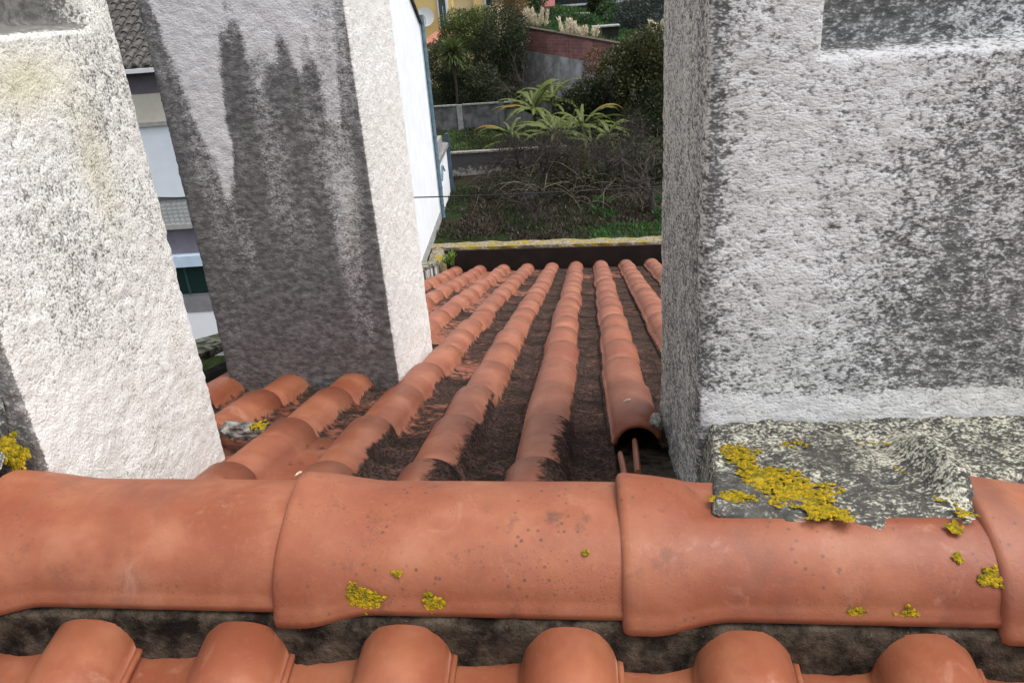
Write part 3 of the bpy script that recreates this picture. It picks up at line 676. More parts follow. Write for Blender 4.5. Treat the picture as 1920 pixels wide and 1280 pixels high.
for k in range(5):
    xx = XL + .05 + (XR - XL - .16) * k / 4; MB().box(xx, xx + .06, -.07, -.041, hz(551) + .002, hz(497) - .006).build('mullion', simple('dark_green_frame', (.02, .05, .045), .6, .2, 5) if k == 0 else bpy.data.materials['dark_green_frame'], wd)
MB().box(XL - 2, XR + 1, -.014, 0, hz(586), hz(553)).build('band', simple('grey_panel', (.24, .23, .24), .9, .12, 3), house)
# downpipe at the far corner
def pipe(name, px0, py0, px1, py1, Y, r, parent, mat):
    p = at(px0, py0, Y); q = at(px1, py1, Y); x = (p.x + q.x) / 2
    return p, q
dp = MB(); cx_, cy_ = .09, HD + .02
dp.tube([(cx_, cy_, .05), (cx_, cy_, EAVE + .3)], .085, 10)
for zz in (1.2, 3.2, 5.2): dp.tube([(cx_, cy_, zz), (cx_, cy_, zz + .08)], .105, 10)
dp.build('downpipe', SLATE, house)
MB().box(-.06, .03, HD - .14, HD + .06, 0, EAVE + .4).build('corner_board', simple('corner_grey', (.42, .48, .52), .7, .1, 4), house)
# annex behind it
ann = empty('white_annex', HC); ann.rotation_euler = (0, 0, HROT)
tag(ann, 'low white annex wall with blue grey post beyond the house corner', 'annex')
AD = 16.75
MB().box(-3, .0, HD + .1, AD, -.3, 2.05).build('wall', WHITE, ann)
MB().box(-3.1, .12, HD + .12, AD + .12, 2.05, 2.22).build('roof_slab', simple('annex_slab', (.20, .19, .19), .9, .2, 4), ann)
MB().box(-.35, .0, HD + .3, HD + 3.2, 2.22, 2.75).build('terrace_wall', simple('annex_wall', (.26, .24, .24), .9, .2, 4), ann)
MB().box(.0, .16, AD - .12, AD + .06, 0, 2.6).build('post', simple('post_blue', (.05, .08, .12), .6, .2, 4), ann)
MB().tube([(.06, HD + 1.3, 1.25), (.06, HD + 1.9, 1.75), (.06, HD + 2.5, 1.4)], .035, 6).build('bracket', SLATE, ann)

# ------------------------------------------------------------------ garden walls
GCONC = Mat('garden_concrete'); _v = GCONC.world(); _a = GCONC.noise(_v, 1.2, 5, .65); _b = GCONC.noise(_v, 7, 4, .7); _s = GCONC.noise(GCONC.world((3, 3, .4)), 1.0, 4)
_c = GCONC.mix(GCONC.ramp(_a, .35, .65), (.06, .062, .062), (.15, .15, .15)); _c = GCONC.mix(GCONC.ramp(_s, .5, .68), _c, (.055, .06, .045)); GCONC.col(_c); GCONC.rough(.95, .1); GCONC.bump(_b, .5, .04); GCONC = GCONC.m
gw0 = at(760, 242, 51.3); gwt = at(870, 197, 51.3).z
gw = tag(empty('garden_wall', (gw0.x, 51.3, GZ)), 'grey concrete panel wall with posts across the garden', 'wall')
gl = tuple(-Vector(gw.location)); xs = [at(p, 200, 51.3).x for p in (700, 780, 861, 940, 1020, 1100)]
for k in range(5): MB().box(xs[k] + .14, xs[k + 1] - .14, 51.3, 51.46, GZ - .3, gwt - .06 + .02 * (k % 2)).build('panel', GCONC, gw, gl)
for k, x in enumerate(xs): MB().box(x - .17, x + .17, 51.22, 51.52, GZ - .3, gwt + .02).build('post', simple('post_pale', (.24, .24, .235), .9, .2, 5) if k == 2 else GCONC, gw, gl)
for k in range(5): MB().box(xs[k] + .175, xs[k + 1] - .175, 51.24, 51.50, gwt - .035, gwt + .05).build('coping', simple('coping_pale', (.22, .22, .21), .95, .3, 5), gw, gl)
lt = at(850, 287, 36.8).z
lw = tag(empty('retaining_wall', (-5, 36.8, GZ)), 'low grey retaining wall below the lawn, white stains along its foot', 'wall')
M = Mat('stained_low_wall'); v = M.world(); a = M.noise(v, 5, 5, .7); g = M.n('ShaderNodeSeparateXYZ'); M.l(v, g.inputs[0])
st2 = M.math('ADD', M.math('MULTIPLY', g.outputs[2], -1.3), M.math('MULTIPLY', a, 2.4))
M.col(M.mix(M.ramp(st2, 10.15, 10.5), (.075, .073, .072), (.30, .29, .27))); M.rough(.95, .1); M.bump(a, .6, .03)
MB().box(-6.9, -1.0, 36.8, 37.05, GZ - .3, lt - .05).build('wall', M.m, lw, (5, -36.8, -GZ))
MB().box(-6.95, -.95, 36.74, 37.1, lt - .05, lt + .03).build('coping', simple('low_coping', (.20, .19, .16), .95, .4, 8), lw, (5, -36.8, -GZ))
# far brick wall standing on a concrete wall
M = Mat('brick_wall'); tc = M.n('ShaderNodeTexCoord'); br = M.n('ShaderNodeTexBrick'); M.l(tc.outputs['UV'], br.inputs[0])
sx = M.n('ShaderNodeSeparateXYZ'); g = M.n('ShaderNodeNewGeometry'); M.l(g.outputs['Position'], sx.inputs[0]); cb = M.n('ShaderNodeCombineXYZ'); M.l(sx.outputs[0], cb.inputs[0]); M.l(sx.outputs[2], cb.inputs[1]); M.l(cb.outputs[0], br.inputs[0])
br.inputs['Scale'].default_value = 1.0; br.inputs['Brick Width'].default_value = .55; br.inputs['Row Height'].default_value = .22; br.inputs['Mortar Size'].default_value = .02
br.inputs['Color1'].default_value = (.36, .165, .15, 1); br.inputs['Color2'].default_value = (.29, .135, .125, 1); br.inputs['Mortar'].default_value = (.33, .22, .20, 1)
n_ = M.noise(M.world(), 1.3, 4); M.col(M.mix(M.ramp(n_, .35, .7), M.mix(1.0, br.outputs[0], (.72, .7, .7), 'MULTIPLY'), br.outputs[0])); M.rough(.95, .1); BRICK = M.m
def along(t, z): return Vector((WL0.x + (WL1.x - WL0.x) * t, WL0.y + (WL1.y - WL0.y) * t, z))
B0 = at(985, 96, 60).z; B1 = at(1110, 116, along(.78, 0).y).z
def slab(t0, t1, zb0, zb1, zt0, zt1, th, off=0.0):
    n3 = Vector((wl_n.x, wl_n.y, 0)); P = []
    for (t, z) in ((t0, zb0), (t1, zb1)): P.append(along(t, z) + n3 * off)
    b = [P[0], P[1], P[1] + n3 * th, P[0] + n3 * th]
    tp = [along(t0, zt0) + n3 * off, along(t1, zt1) + n3 * off]; tp += [tp[1] + n3 * th, tp[0] + n3 * th]
    return MB().hexa(b + tp)
zt_ = lambda t: WL0.z + (WL1.z - WL0.z) * t
zb_ = lambda t: B0 + (B1 - B0) * t / .78
bw = tag(empty('brick_wall', along(0, GZ)), 'weathered red brick wall with sloping top below pampas plumes', 'wall')
cw = tag(empty('concrete_wall', along(0, GZ)), 'pale grey concrete wall under the red brick wall', 'wall'); bl = tuple(-Vector(bw.location))
ts = np.linspace(-.02, 2.2, 9)
for t0, t1 in zip(ts[:-1], ts[1:]):
    slab(t0 + .004, t1, zb_(t0 + .004), zb_(t1), zt_(t0 + .004) - .07, zt_(t1) - .07, .35, .0).build('brick_panel', BRICK, bw, bl)
slab(-.03, 2.2, zt_(-.03) - .07, zt_(2.2) - .07, zt_(-.03) + .05, zt_(2.2) + .05, .5, -.08).build('coping', simple('dark_coping', (.06, .045, .035), .95, .3, 4), bw, bl)
M = Mat('pale_concrete'); v = M.world(); s_ = M.noise(M.world((1.1, 1.1, .9)), 1.0, 5, .65); M.col(M.mix(M.ramp(s_, .38, .66), (.24, .235, .23), (.50, .495, .49))); M.rough(.95, .1); PALEC = M.m
slab(-.09, 2.2, GZ - .4, GZ - .4, zb_(-.09) - .004, zb_(2.2) - .004, .45, -.06).build('wall', PALEC, cw, bl)

# ------------------------------------------------------------------ yellow house
YH = 68.0
YEL = simple('yellow_render', (.62, .47, .20), .9, .06, 1.2); YEL2 = simple('cream_render', (.56, .48, .30), .9, .06, 1.2)
hx0 = at(730, 0, YH).x; hx1 = at(846, 0, YH).x; hx2 = at(930, 0, YH + 1.5).x
yh = tag(empty('yellow_house', ((hx0 + hx2) / 2, YH, -6)), 'yellow house with dark green door and lean to roof beyond the hedges', 'house'); yl = tuple(-Vector(yh.location))
MB().box(hx0, hx1, YH, YH + 8, -7, 4.5).build('wall', YEL, yh, yl)
MB().box(hx1 + .002, hx2, YH + 1.5, YH + 8, -7, 4.5).build('wall', YEL2, yh, yl)
MB().box(at(888, 0, YH + 1.5).x, at(900, 0, YH + 1.5).x, YH + 1.2, YH + 1.5, -7, 4.5).build('pier', YEL, yh, yl)
def fbox(px0, py0, px1, py1, Y, dep):
    a = at(px0, py0, Y); b = at(px1, py1, Y); return MB().box(a.x, b.x, Y - dep, Y, b.z, a.z)
fr_ = fbox(818, -12, 845, 60, YH, .12).build('door_frame', simple('white_frame', (.72, .72, .74), .7, .04, 3), yh, yl)
fbox(821, -6, 840, 60, YH - .121, .05).build('door', simple('green_door', (.045, .07, .065), .5, .2, 3), fr_)
fbox(830, 12, 833, 50, YH - .172, .03).build('door_glass', simple('door_light', (.62, .66, .68), .4, .05, 3), fr_)
wf = fbox(906, -30, 928, 13, YH + 1.5, .10).build('window_frame', simple('white_frame2', (.66, .63, .56), .7, .04, 3), yh, yl)
fbox(909, -30, 923, 10, YH + 1.399, .04).build('window_pane', GLASS, wf)
MB().box(hx0 - .4, hx1 + .4, YH - .5, YH + 8.4, 4.5, 4.8).box(hx1, hx2 + .4, YH + 1.0, YH + 8.4, 4.5 + .001, 4.79).build('eaves_slab', simple('eaves', (.35, .16, .10), .9, .2, 3), yh, yl)
# lean-to roof of orange tiles, each row a piece
lr = empty('lean_to_roof', (0, 0, 0), yh); lr.location = yl
p0 = at(801, 84, YH - 3); p1 = at(826, 58, YH - .2)
for k in range(7):
    x = at(793, 84, YH - 3).x + k * .30
    MB().tube([(x, YH - 3.2, p0.z), (x + .9, YH - .1, p1.z)], [.17, .15], 8).build('tile_row', simple('lean_tile', (.36, .16, .11), .8, .2, 6) if k == 0 else bpy.data.materials['lean_tile'], lr)
MB().box(at(780, 0, YH).x, at(822, 0, YH).x, YH - 3, YH, -7, p0.z - .15).build('lean_to_wall', YEL, yh, yl)
dc = at(797, 33, YH - 1.2)
dish = tag(empty('satellite_dish', dc), 'pale grey round satellite dish in front of the yellow wall', 'satellite dish')
mb = MB(); R_ = Matrix.Rotation(math.radians(70), 3, 'X') @ Matrix.Rotation(math.radians(15), 3, 'Y')
for rr in (0, .25, .5, .72):
    for j in range(20):
        t = j * 2 * math.pi / 20; mb.v.append(tuple(R_ @ Vector((rr * math.cos(t), rr * math.sin(t) * 1.05, .22 * rr * rr))))
for i in range(3):
    for j in range(20): mb.f.append((i * 20 + j, i * 20 + (j + 1) % 20, (i + 1) * 20 + (j + 1) % 20, (i + 1) * 20 + j))
DISH = simple('dish_grey', (.36, .38, .38), .5, .05, 3)
mb.build('reflector', DISH, dish, None, True)
MB().tube([(0, 0, -.8), (.1, -.7, .1)], .03, 6).build('feed_arm', DISH, dish)
MB().tube([(0, .05, -.1), (0, .6, -.4), (0, 1.2, -.4)], .05, 6).build('bracket', DISH, dish)

# ------------------------------------------------------------------ vegetation
def leaf_mat(name, c1, c2, rough=.55, trans=.25):
    M = Mat(name); sh = M.attr('shade'); M.col(M.mix(sh, c1, c2)); M.rough(rough, .4)
    M.p.inputs['Subsurface Weight'].default_value = 0
    tr = M.n('ShaderNodeBsdfTranslucent'); M.l(M.mix(sh, c1, c2), tr.inputs[0]); mx = M.n('ShaderNodeMixShader'); mx.inputs[0].default_value = trans
    M.l(M.p.outputs[0], mx.inputs[1]); M.l(tr.outputs[0], mx.inputs[2]); M.l(mx.outputs[0], M.out.inputs[0]); return M.m
def leaves(C, D, L, W, rs, shade=None):
    """rhombic leaves at C pointing along D, slightly folded"""
    n = len(C); D = D / np.linalg.norm(D, axis=1, keepdims=True); r = rs.normal(size=(n, 3)); S = np.cross(D, r); S /= np.linalg.norm(S, axis=1, keepdims=True)
    N = np.cross(S, D); L = L * rs.uniform(.6, 1.3, (n, 1)); W = W * rs.uniform(.6, 1.3, (n, 1))
    V = np.stack([C, C + D * L * .45 + S * W * .5 + N * W * .12, C + D * L, C + D * L * .45 - S * W * .5 + N * W * .12], 1).reshape(-1, 3)
    F = np.arange(4 * n).reshape(n, 4); s = rs.uniform(0, 1, n) if shade is None else shade
    return V, F, np.repeat(s, 4)
def crown(blobs, n, L, W, seed, droop=.0, shellf=.55):
    rs = np.random.default_rng(seed); vol = np.array([b[3] * b[4] * b[5] for b in blobs]) ** (2 / 3.); cnt = rs.multinomial(n, vol / vol.sum()); C = []; D = []; S = []
    for b, k in zip(blobs, cnt):
        d = rs.normal(size=(k, 3)); d /= np.linalg.norm(d, axis=1, keepdims=True); rad = (shellf + (1.05 - shellf) * rs.uniform(0, 1, (k, 1)) ** .6)
        lump = .80 + .42 * fbm(d[:, 0] * 2.6 + seed, d[:, 1] * 2.6 + b[0], d[:, 2] * 2.6 + b[2], 3, seed)[:, None]
        c = np.array(b[:3]) + d * rad * lump * np.array(b[3:6]); C.append(c)
        D.append(d * .8 + rs.normal(size=(k, 3)) * .7 + np.array([0, 0, .25 - droop])); S.append(np.clip(rs.normal(.45, .22, k) + .0, 0, 1))
    return leaves(np.concatenate(C), np.concatenate(D), L, W, rs, np.concatenate(S))
BARK = simple('bark', (.06, .05, .042), .95, .4, 12, .6); BARKP = simple('pale_bark', (.17, .15, .125), .95, .35, 9, .4)
def limbs(mb, p, d, L, r, depth, rs, spread=.6, k=5, kids=3, droop=0.0):
    pts = [p]; q = p.copy(); dd = d.copy()
    for i in range(3):
        dd = (dd + Vector(rs.normal(size=3)) * .16 + Vector((0, 0, -droop))).normalized(); q = q + dd * (L / 3); pts.append(q.copy())
    mb.tube(pts, [r, r * .85, r * .7, r * .5], k, False)
    if depth:
        for i in range(kids):
            nd = (dd + Vector(rs.normal(size=3)) * spread).normalized(); s = pts[1 + int(rs.integers(0, 3))]
            limbs(mb, s.copy(), nd, L * rs.uniform(.55, .8), r * .5, depth - 1, rs, spread, max(3, k - 1), kids, droop)
def tree(name, label, cat, base, blobs, n, L, W, mat, seed, trunk_r=.14, group=None, shellf=.55):
    """base: foot of the trunk; blobs: world-space crown ellipsoids"""
    base = Vector(base); root = tag(empty(name, base), label, cat, group); rs = np.random.default_rng(seed)
    V, F, s = crown(blobs, n, L, W, seed, 0, shellf); V = V - np.array(base)
    obj('crown', mesh_np('crown', V, F, False, {'shade': s}), mat, root)
    mb = MB()
    for b in blobs[:4]:
        t = Vector(b[:3]) - base; mb.tube([(0, 0, -.2), tuple(t * .4 + Vector(rs.normal(size=3)) * .15), tuple(t)], [trunk_r, trunk_r * .7, trunk_r * .25], 6)
    mb.build('trunk', BARK, root); return root
def gz1(x, y): return float(ground_z(np.array([x]), np.array([y]))[0])
def B(px, py, Y, rx, rz, ry=None):
    p = at(px, py, Y); return (p.x, p.y, p.z, rx, ry or rx, rz)
def foot(px, Y): p = at(px, 100, Y); return (p.x, Y, gz1(p.x, Y))
G_HEDGE = leaf_mat('leaf_hedge', (.032, .050, .012), (.13, .165, .04)); G_DARK = leaf_mat('leaf_dark', (.013, .021, .009), (.045, .060, .018))
G_OLIVE = leaf_mat('leaf_olive', (.018, .024, .009), (.085, .090, .022)); G_DRY = leaf_mat('leaf_dry', (.13, .085, .035), (.27, .19, .085)); G_PALM = leaf_mat('leaf_strap', (.035, .060, .016), (.13, .17, .05))
G_MID = leaf_mat('leaf_mid', (.02, .045, .016), (.06, .12, .035)); G_BLUE = leaf_mat('leaf_blue', (.022, .032, .028), (.055, .072, .058)); G_BAN = leaf_mat('leaf_banana', (.020, .038, .006), (.135, .17, .028), .5, .3)
G_RUST = leaf_mat('leaf_rust', (.08, .04, .02), (.19, .10, .05))
tree('hedge_tree', 'bright green rounded hedge tree in front of the yellow house', 'tree', foot(880, 60), [B(868, 65, 60, 1.7, 1.3), B(895, 60, 60, 1.6, 1.4), B(850, 75, 60, 1.1, 1.1), B(880, 110, 60, 2.0, 1.9), B(885, 160, 60, 1.9, 1.9), B(835, 110, 60.5, 1.2, 1.6), B(860, 40, 60.3, 1.3, .8), B(900, 38, 60.3, 1.2, .9)], 24000, .20, .07, G_HEDGE, 11)
tree('evergreen_tree', 'tall dark evergreen tree left of the red brick wall', 'tree', foot(940, 58), [B(945, 60, 58, 1.75, 1.6), B(930, 95, 58, 1.6, 1.7), B(955, 110, 58, 1.2, 1.7), B(935, 150, 58, 1.7, 2.0), B(965, 75, 57, .9, 1.2)], 15000, .19, .07, G_DARK, 12)
tree('dry_tree', 'tan dry feathery tree rising behind the dark evergreen', 'tree', foot(955, 63), [B(955, 10, 63, 1.35, 1.5), B(945, -25, 63, 1.2, 1.3), B(965, 35, 63, 1.0, 1.0)], 8000, .22, .05, G_DRY, 13)
tree('leafy_tree', 'small green tree between the dry tree and the red roof', 'tree', foot(1000, 72), [B(1000, 20, 72, .9, 1.2), B(1003, -5, 72, 1.0, 1.1)], 3000, .2, .09, G_MID, 14)
RB = 'dense bushes on the right of the garden'
tree('evergreen_bush', 'tall olive green bush against the right chimney edge', 'bush', foot(1200, 46), [B(1200, 110, 46, 1.5, 1.3), B(1225, 95, 45, 1.2, 1.3), B(1165, 130, 45.5, 1.3, 1.2), B(1210, 170, 45, 1.7, 1.5), B(1240, 150, 45, 1.4, 1.8)], 15000, .19, .10, G_OLIVE, 15, group=RB)
tree('evergreen_bush', 'dark leafy bush below the concrete wall behind the banana plants', 'bush', foot(1110, 47.5), [B(1105, 185, 47.5, 1.3, 1.1), B(1140, 185, 47, 1.3, 1.3), B(1080, 200, 47, 1.1, .9), B(1160, 220, 46.5, 1.3, 1.1)], 11000, .18, .09, G_DARK, 16, group=RB)
tree('evergreen_bush', 'nearly black bush low beside the right chimney', 'bush', foot(1215, 43.5), [B(1210, 235, 43.5, 1.6, 1.0), B(1235, 215, 43.5, 1.2, 1.2), B(1180, 245, 43.5, 1.0, .8)], 9000, .16, .08, G_DARK, 17, group=RB)
tree('rusty_shrub', 'rust brown thin shrub in front of the brick wall', 'shrub', foot(1120, 49), [B(1118, 115, 49, .75, .7), B(1112, 145, 49, .6, .7)], 1500, .16, .07, G_RUST, 18)
tree('shade_bush', 'dark low bush behind the garden wall', 'bush', foot(905, 54), [B(905, 150, 54, 1.1, 1.0), B(925, 175, 54, 1.3, .9), B(890, 180, 54, 1.0, .7)], 6000, .17, .08, G_DARK, 19)
tree('shade_bush', 'dark shrub between the spiky palm and the white house wall', 'bush', foot(832, 56), [B(828, 120, 57, 1.2, 1.2), B(835, 165, 56, 1.1, 1.0), B(860, 165, 56.5, 1.2, .9)], 8000, .17, .07, G_DARK, 20)

def strap_palm(name, label, px, py, Y, R, nl, wd, seed, trunk_r=.11):
    c = at(px, py, Y); g = gz1(c.x, Y); root = tag(empty(name, (c.x, Y, g)), label, 'palm'); rs = np.random.default_rng(seed); h = c.z - g
    V = []; F = []; S = []
    for i in range(nl):
        a = rs.uniform(0, 2 * math.pi); el = rs.uniform(-.75, 1.45); L = R * rs.uniform(.75, 1.1); d = Vector((math.cos(a) * math.cos(el), math.sin(a) * math.cos(el), math.sin(el)))
        side_ = d.cross(Vector((0, 0, 1))).normalized(); n0 = len(V); s = np.clip(.35 + .35 * math.sin(el) + rs.normal(0, .2), 0, 1)
        for t, w_ in ((.08, .5), (.4, 1), (.75, .8), (1.0, .05)):
            p = Vector((0, 0, h)) + d * L * t + Vector((0, 0, -1)) * (L * .22 * t * t); V += [tuple(p + side_ * wd * w_ * .5), tuple(p - side_ * wd * w_ * .5)]; S += [s, s]
        for j in range(3): F.append((n0 + 2 * j, n0 + 2 * j + 1, n0 + 2 * j + 3, n0 + 2 * j + 2))
    obj('crown', mesh_np('crown', V, np.array(F), False, {'shade': np.array(S)}), G_PALM, root)
    MB().tube([(0, 0, -.2), (.05, 0, h * .5), (0, 0, h)], [trunk_r, trunk_r * .85, trunk_r * .8], 8).build('trunk', BARK, root)
strap_palm('spiky_palm', 'spiky round headed palm beside the white house wall', 848, 98, 55, 1.38, 520, .085, 3)
strap_palm('spiky_palm', 'small dark spiky palm just right of the larger one', 885, 140, 56, .9, 220, .07, 4, .08)

def pampas(name, label, px0, px1, pyb, Y, n, hgt, seed):
    c = at((px0 + px1) / 2, pyb, Y); root = tag(empty(name, c), label, 'grass'); rs = np.random.default_rng(seed); w_ = abs(at(px1, pyb, Y).x - at(px0, pyb, Y).x)
    for i in range(n):
        x = rs.uniform(-.5, .5) * w_; y = rs.uniform(-.5, .5); h = hgt * rs.uniform(.65, 1.1); lean = rs.normal(0, .12) + x * .12
        C = []; D = []
        ts_ = rs.uniform(.35, 1, 130)
        for t in ts_:
            C.append((x + lean * t * h + rs.normal(0, .035), y + rs.normal(0, .035), t * h)); D.append((lean + rs.normal(0, .35), rs.normal(0, .35), 1))
        V, F, s = leaves(np.array(C), np.array(D), .26, .06, rs)
        o = obj('plume', mesh_np('plume', V, F, False, {'shade': s}), G_PLUME, root)
        MB().tube([(x, y, -.3), (x + lean * h * .8, y, h * .8)], .012, 4).build('stalk', bpy.data.materials['leaf_dry'], o)
    V, F, s = leaves(np.stack([rs.uniform(-.6, .6, 400) * w_, rs.uniform(-.6, .6, 400), rs.uniform(-.4, .1, 400)], 1), np.stack([rs.normal(0, .6, 400), rs.normal(0, .6, 400), rs.uniform(.4, 1, 400)], 1), .8, .03, rs)
    obj('blades', mesh_np('blades', V, F, False, {'shade': s}), G_HEDGE, root)
G_PLUME = leaf_mat('plume', (.55, .47, .34), (.85, .78, .62), .9, .3)
pampas('pampas_grass', 'thick cream pampas plumes above the left end of the brick wall', 988, 1024, 62, 61, 15, 1.7, 1)
pampas('pampas_grass', 'loose cream pampas plumes over the middle of the brick wall', 1055, 1085, 78, 57.5, 10, 1.45, 2)
pampas('pampas_grass', 'short bent pampas plumes right of the middle clump', 1085, 1122, 82, 56, 10, .95, 3)
pampas('pampas_grass', 'few slim pampas plumes above the right hand bushes', 1205, 1240, 78, 51, 6, 1.0, 4)

# banana plants: every leaf a part of its own
def banana_leaf(L, W, up, seed):
    W = W * .72
    rs = np.random.default_rng(seed); n = 16; V = []; F = []; S = []
    p = Vector((0, 0, 0)); ang = up; dl = L / n; bend = (up + rs.uniform(.45, 1.35)) / n
    for i in range(n + 1):
        t = i / n; w_ = W * (math.sin(math.pi * min(1, .08 + .92 * t)) ** .6) * (.15 + .85 * sst(0, .15, t)) + .01
        a = w_ * rs.uniform(.62, 1.05); b = w_ * rs.uniform(.62, 1.05); dr = .25 * w_
        V += [(p.x, a * .5, p.z - dr * rs.uniform(.6, 1.8)), tuple(p), (p.x, -b * .5, p.z - dr * rs.uniform(.6, 1.8))]; S += [.15 + .35 * rs.random(), .8, .15 + .35 * rs.random()]
        p = p + Vector((math.cos(ang), 0, math.sin(ang))) * dl; ang -= bend * (.5 + 1.0 * t)
    for i in range(n):
        for j in (0, 1): F.append((3 * i + j, 3 * i + j + 1, 3 * i + 4 + j, 3 * i + 3 + j))
    return mesh_np('leaf', V, np.array(F), False, {'shade': np.clip(np.array(S), 0, 1)})
def banana(label, px, py, Y, leafs, seed, dead=()):
    c = at(px, py, Y); g = gz1(c.x, Y); root = tag(empty('banana_plant', (c.x, Y, g)), label, 'banana plant', 'banana plants in the garden'); h = c.z - g
    MB().tube([(0, 0, -.2), (.06, 0, h * .5), (0, 0, h + .15)], [.17, .13, .08], 8).build('stem', simple('banana_stem', (.10, .11, .04), .8, .35, 6) if 'banana_stem' not in bpy.data.materials else bpy.data.materials['banana_stem'], root)
    for k, (az, up, L, W) in enumerate(leafs):
        o = obj('leaf', banana_leaf(L, W, up, seed * 50 + k), G_BANDEAD if k in dead else G_BAN, root, (0, 0, h)); o.rotation_euler = (random.uniform(-.15, .15), random.uniform(-.1, .1), math.radians(az + random.uniform(-14, 14))); o.location.z -= random.uniform(0, .5)
G_BANDEAD = leaf_mat('leaf_banana_dead', (.09, .055, .012), (.26, .15, .025))
def fan(n, seed, L0, L1, W, upmin=.1, upmax=1.3, bias=None):
    rs = np.random.default_rng(seed); out = []
    for k in range(n):
        az = k * 137.5 + rs.uniform(-25, 25) if bias is None or k % 3 else bias + rs.uniform(-30, 30)
        out.append((az, upmin + (upmax - upmin) * ((k * .618) % 1), rs.uniform(L0, L1), W * rs.uniform(.75, 1.15)))
    return out
banana('banana plant with upright leaves left of the dark bush', 1000, 200, 45, fan(34, 1, 1.7, 3.0, .42, .0, 1.45), 1, (12,))
banana('banana plant with long arching leaves in front of the dark bush', 1092, 232, 42, fan(26, 2, 1.7, 3.3, .40, .0, 1.25, 10), 2, (8,))
banana('small banana plant with low drooping leaves above the retaining wall', 1040, 245, 39, fan(22, 3, 1.5, 2.5, .36, .1, 1.2), 3, (5,))
banana('young banana shoot with arching leaves left of the other bananas', 958, 248, 41, fan(16, 4, 1.6, 2.4, .32, .1, 1.1, 170), 4, (4,))
banana('tall banana plant close to the pale concrete wall', 1035, 185, 47, fan(22, 5, 1.8, 2.6, .40, .2, 1.4), 5)
banana('half hidden banana plant right of the long arching one', 1140, 250, 40, fan(16, 6, 1.4, 2.4, .34, .1, 1.2), 6)

# bare trees and dry brush
TWIG = simple('grey_twig', (.034, .028, .025), .95, .45, 7); TWIGP = simple('pale_twig', (.13, .11, .08), .95, .3, 7)
def bare(label, px, Y, h, r, depth, seed, mat, spread=.6, kids=3, lean=(0, 0), stems=3, droop=.02):
    x, y, z = foot(px, Y); root = tag(empty('bare_tree', (x, y, z)), label, 'bare tree', 'leafless trees in the garden'); rs = np.random.default_rng(seed)
    mb = MB(); top = Vector((lean[0] * .3, lean[1] * .3, h * .22)); mb.tube([(0, 0, -.2), tuple(top * .5), tuple(top)], [r * 1.3, r, r * .9], 7); mb.build('trunk', BARK, root)
    mb = MB()
    for k in range(stems):
        d = Vector((rs.normal(0, .55) + lean[0], rs.normal(0, .4) + lean[1], 1)).normalized(); limbs(mb, top.copy(), d, h * .42, r * .6, depth, rs, spread, 5, kids, droop)
    mb.build('branches', mat, root)
bare('spreading leafless tree in the middle of the garden below the bananas', 1005, 32, 3.4, .085, 4, 31, TWIG, .75, 4, (0, 0), 5)
bare('leafless tree with dense brown twigs left of centre', 955, 33.5, 2.9, .08, 4, 32, TWIG, .8, 4, (.1, 0), 4)
bare('leafless tree with pale crooked twigs on the right', 1120, 32, 3.0, .08, 4, 33, TWIG, .75, 4, (.2, 0), 4)
bare('dark crooked bare tree beside the right chimney above the grass', 1228, 28.5, 3.1, .11, 3, 34, BARK, .7, 4, (-.35, 0), 4)
bare('low dense leafless thicket below the small banana plant', 1050, 34.5, 2.7, .06, 4, 37, TWIG, .9, 4, (0, 0), 6)
bare('low twiggy thicket left of the bare trees beside the retaining wall', 925, 35, 2.3, .05, 4, 38, TWIG, .9, 4, (0, 0), 5)
bare('leafless thicket in front of the black bush', 1180, 36, 2.9, .06, 4, 39, TWIG, .9, 4, (0, 0), 6)
bare('small brown leafless bush nearest the roof parapet', 985, 27.5, 1.9, .05, 4, 40, TWIG, .9, 4, (0, 0), 5)
G_BRUSH = leaf_mat('leaf_brush', (.014, .016, .008), (.050, .052, .022))
tree('ivy_mound', 'dark green ivy mound right of the bare thicket', 'bush', foot(1190, 34), [B(1190, 315, 34, 1.3, .7), B(1225, 300, 34, 1.2, .9), B(1150, 330, 33.5, 1.2, .5)], 7000, .13, .07, G_DARK, 84, .05)
tree('ivy_mound', 'dark ivy mound in the middle beneath the small banana plant', 'bush', foot(1075, 35), [B(1075, 310, 35, 1.3, .7), B(1035, 325, 34.5, 1.1, .5), B(1110, 330, 34, 1.0, .5)], 6500, .13, .07, G_OLIVE, 85, .05)
tree('bramble_bush', 'brown green bramble mound under the banana plants', 'bush', foot(1010, 37.5), [B(1000, 290, 37.5, 1.6, .8), B(1050, 300, 37, 1.5, .7), B(955, 290, 38, 1.2, .7)], 6000, .14, .05, G_BRUSH, 81, .05)
tree('bramble_bush', 'brown green bramble mound right of the banana plants', 'bush', foot(1150, 38), [B(1150, 285, 38, 1.6, .8), B(1200, 290, 38, 1.5, .8), B(1110, 305, 36.5, 1.2, .6)], 6000, .14, .05, G_BRUSH, 82, .05)
tree('bramble_bush', 'low bramble mound among the bare trees near the roof', 'bush', foot(1000, 31), [B(990, 365, 31, 1.3, .55), B(1040, 350, 32, 1.2, .5), B(950, 345, 32, 1.0, .5)], 4500, .13, .05, G_BRUSH, 83, .05)
bare('thin leafless saplings against the pale concrete wall', 985, 51.8, 4.4, .06, 3, 35, BARK, .45, 4, (.15, 0), 5)
bare('thin twiggy sapling in front of the brick wall', 1060, 49.5, 5.0, .05, 3, 36, TWIG, .4, 3, (.25, 0), 3)
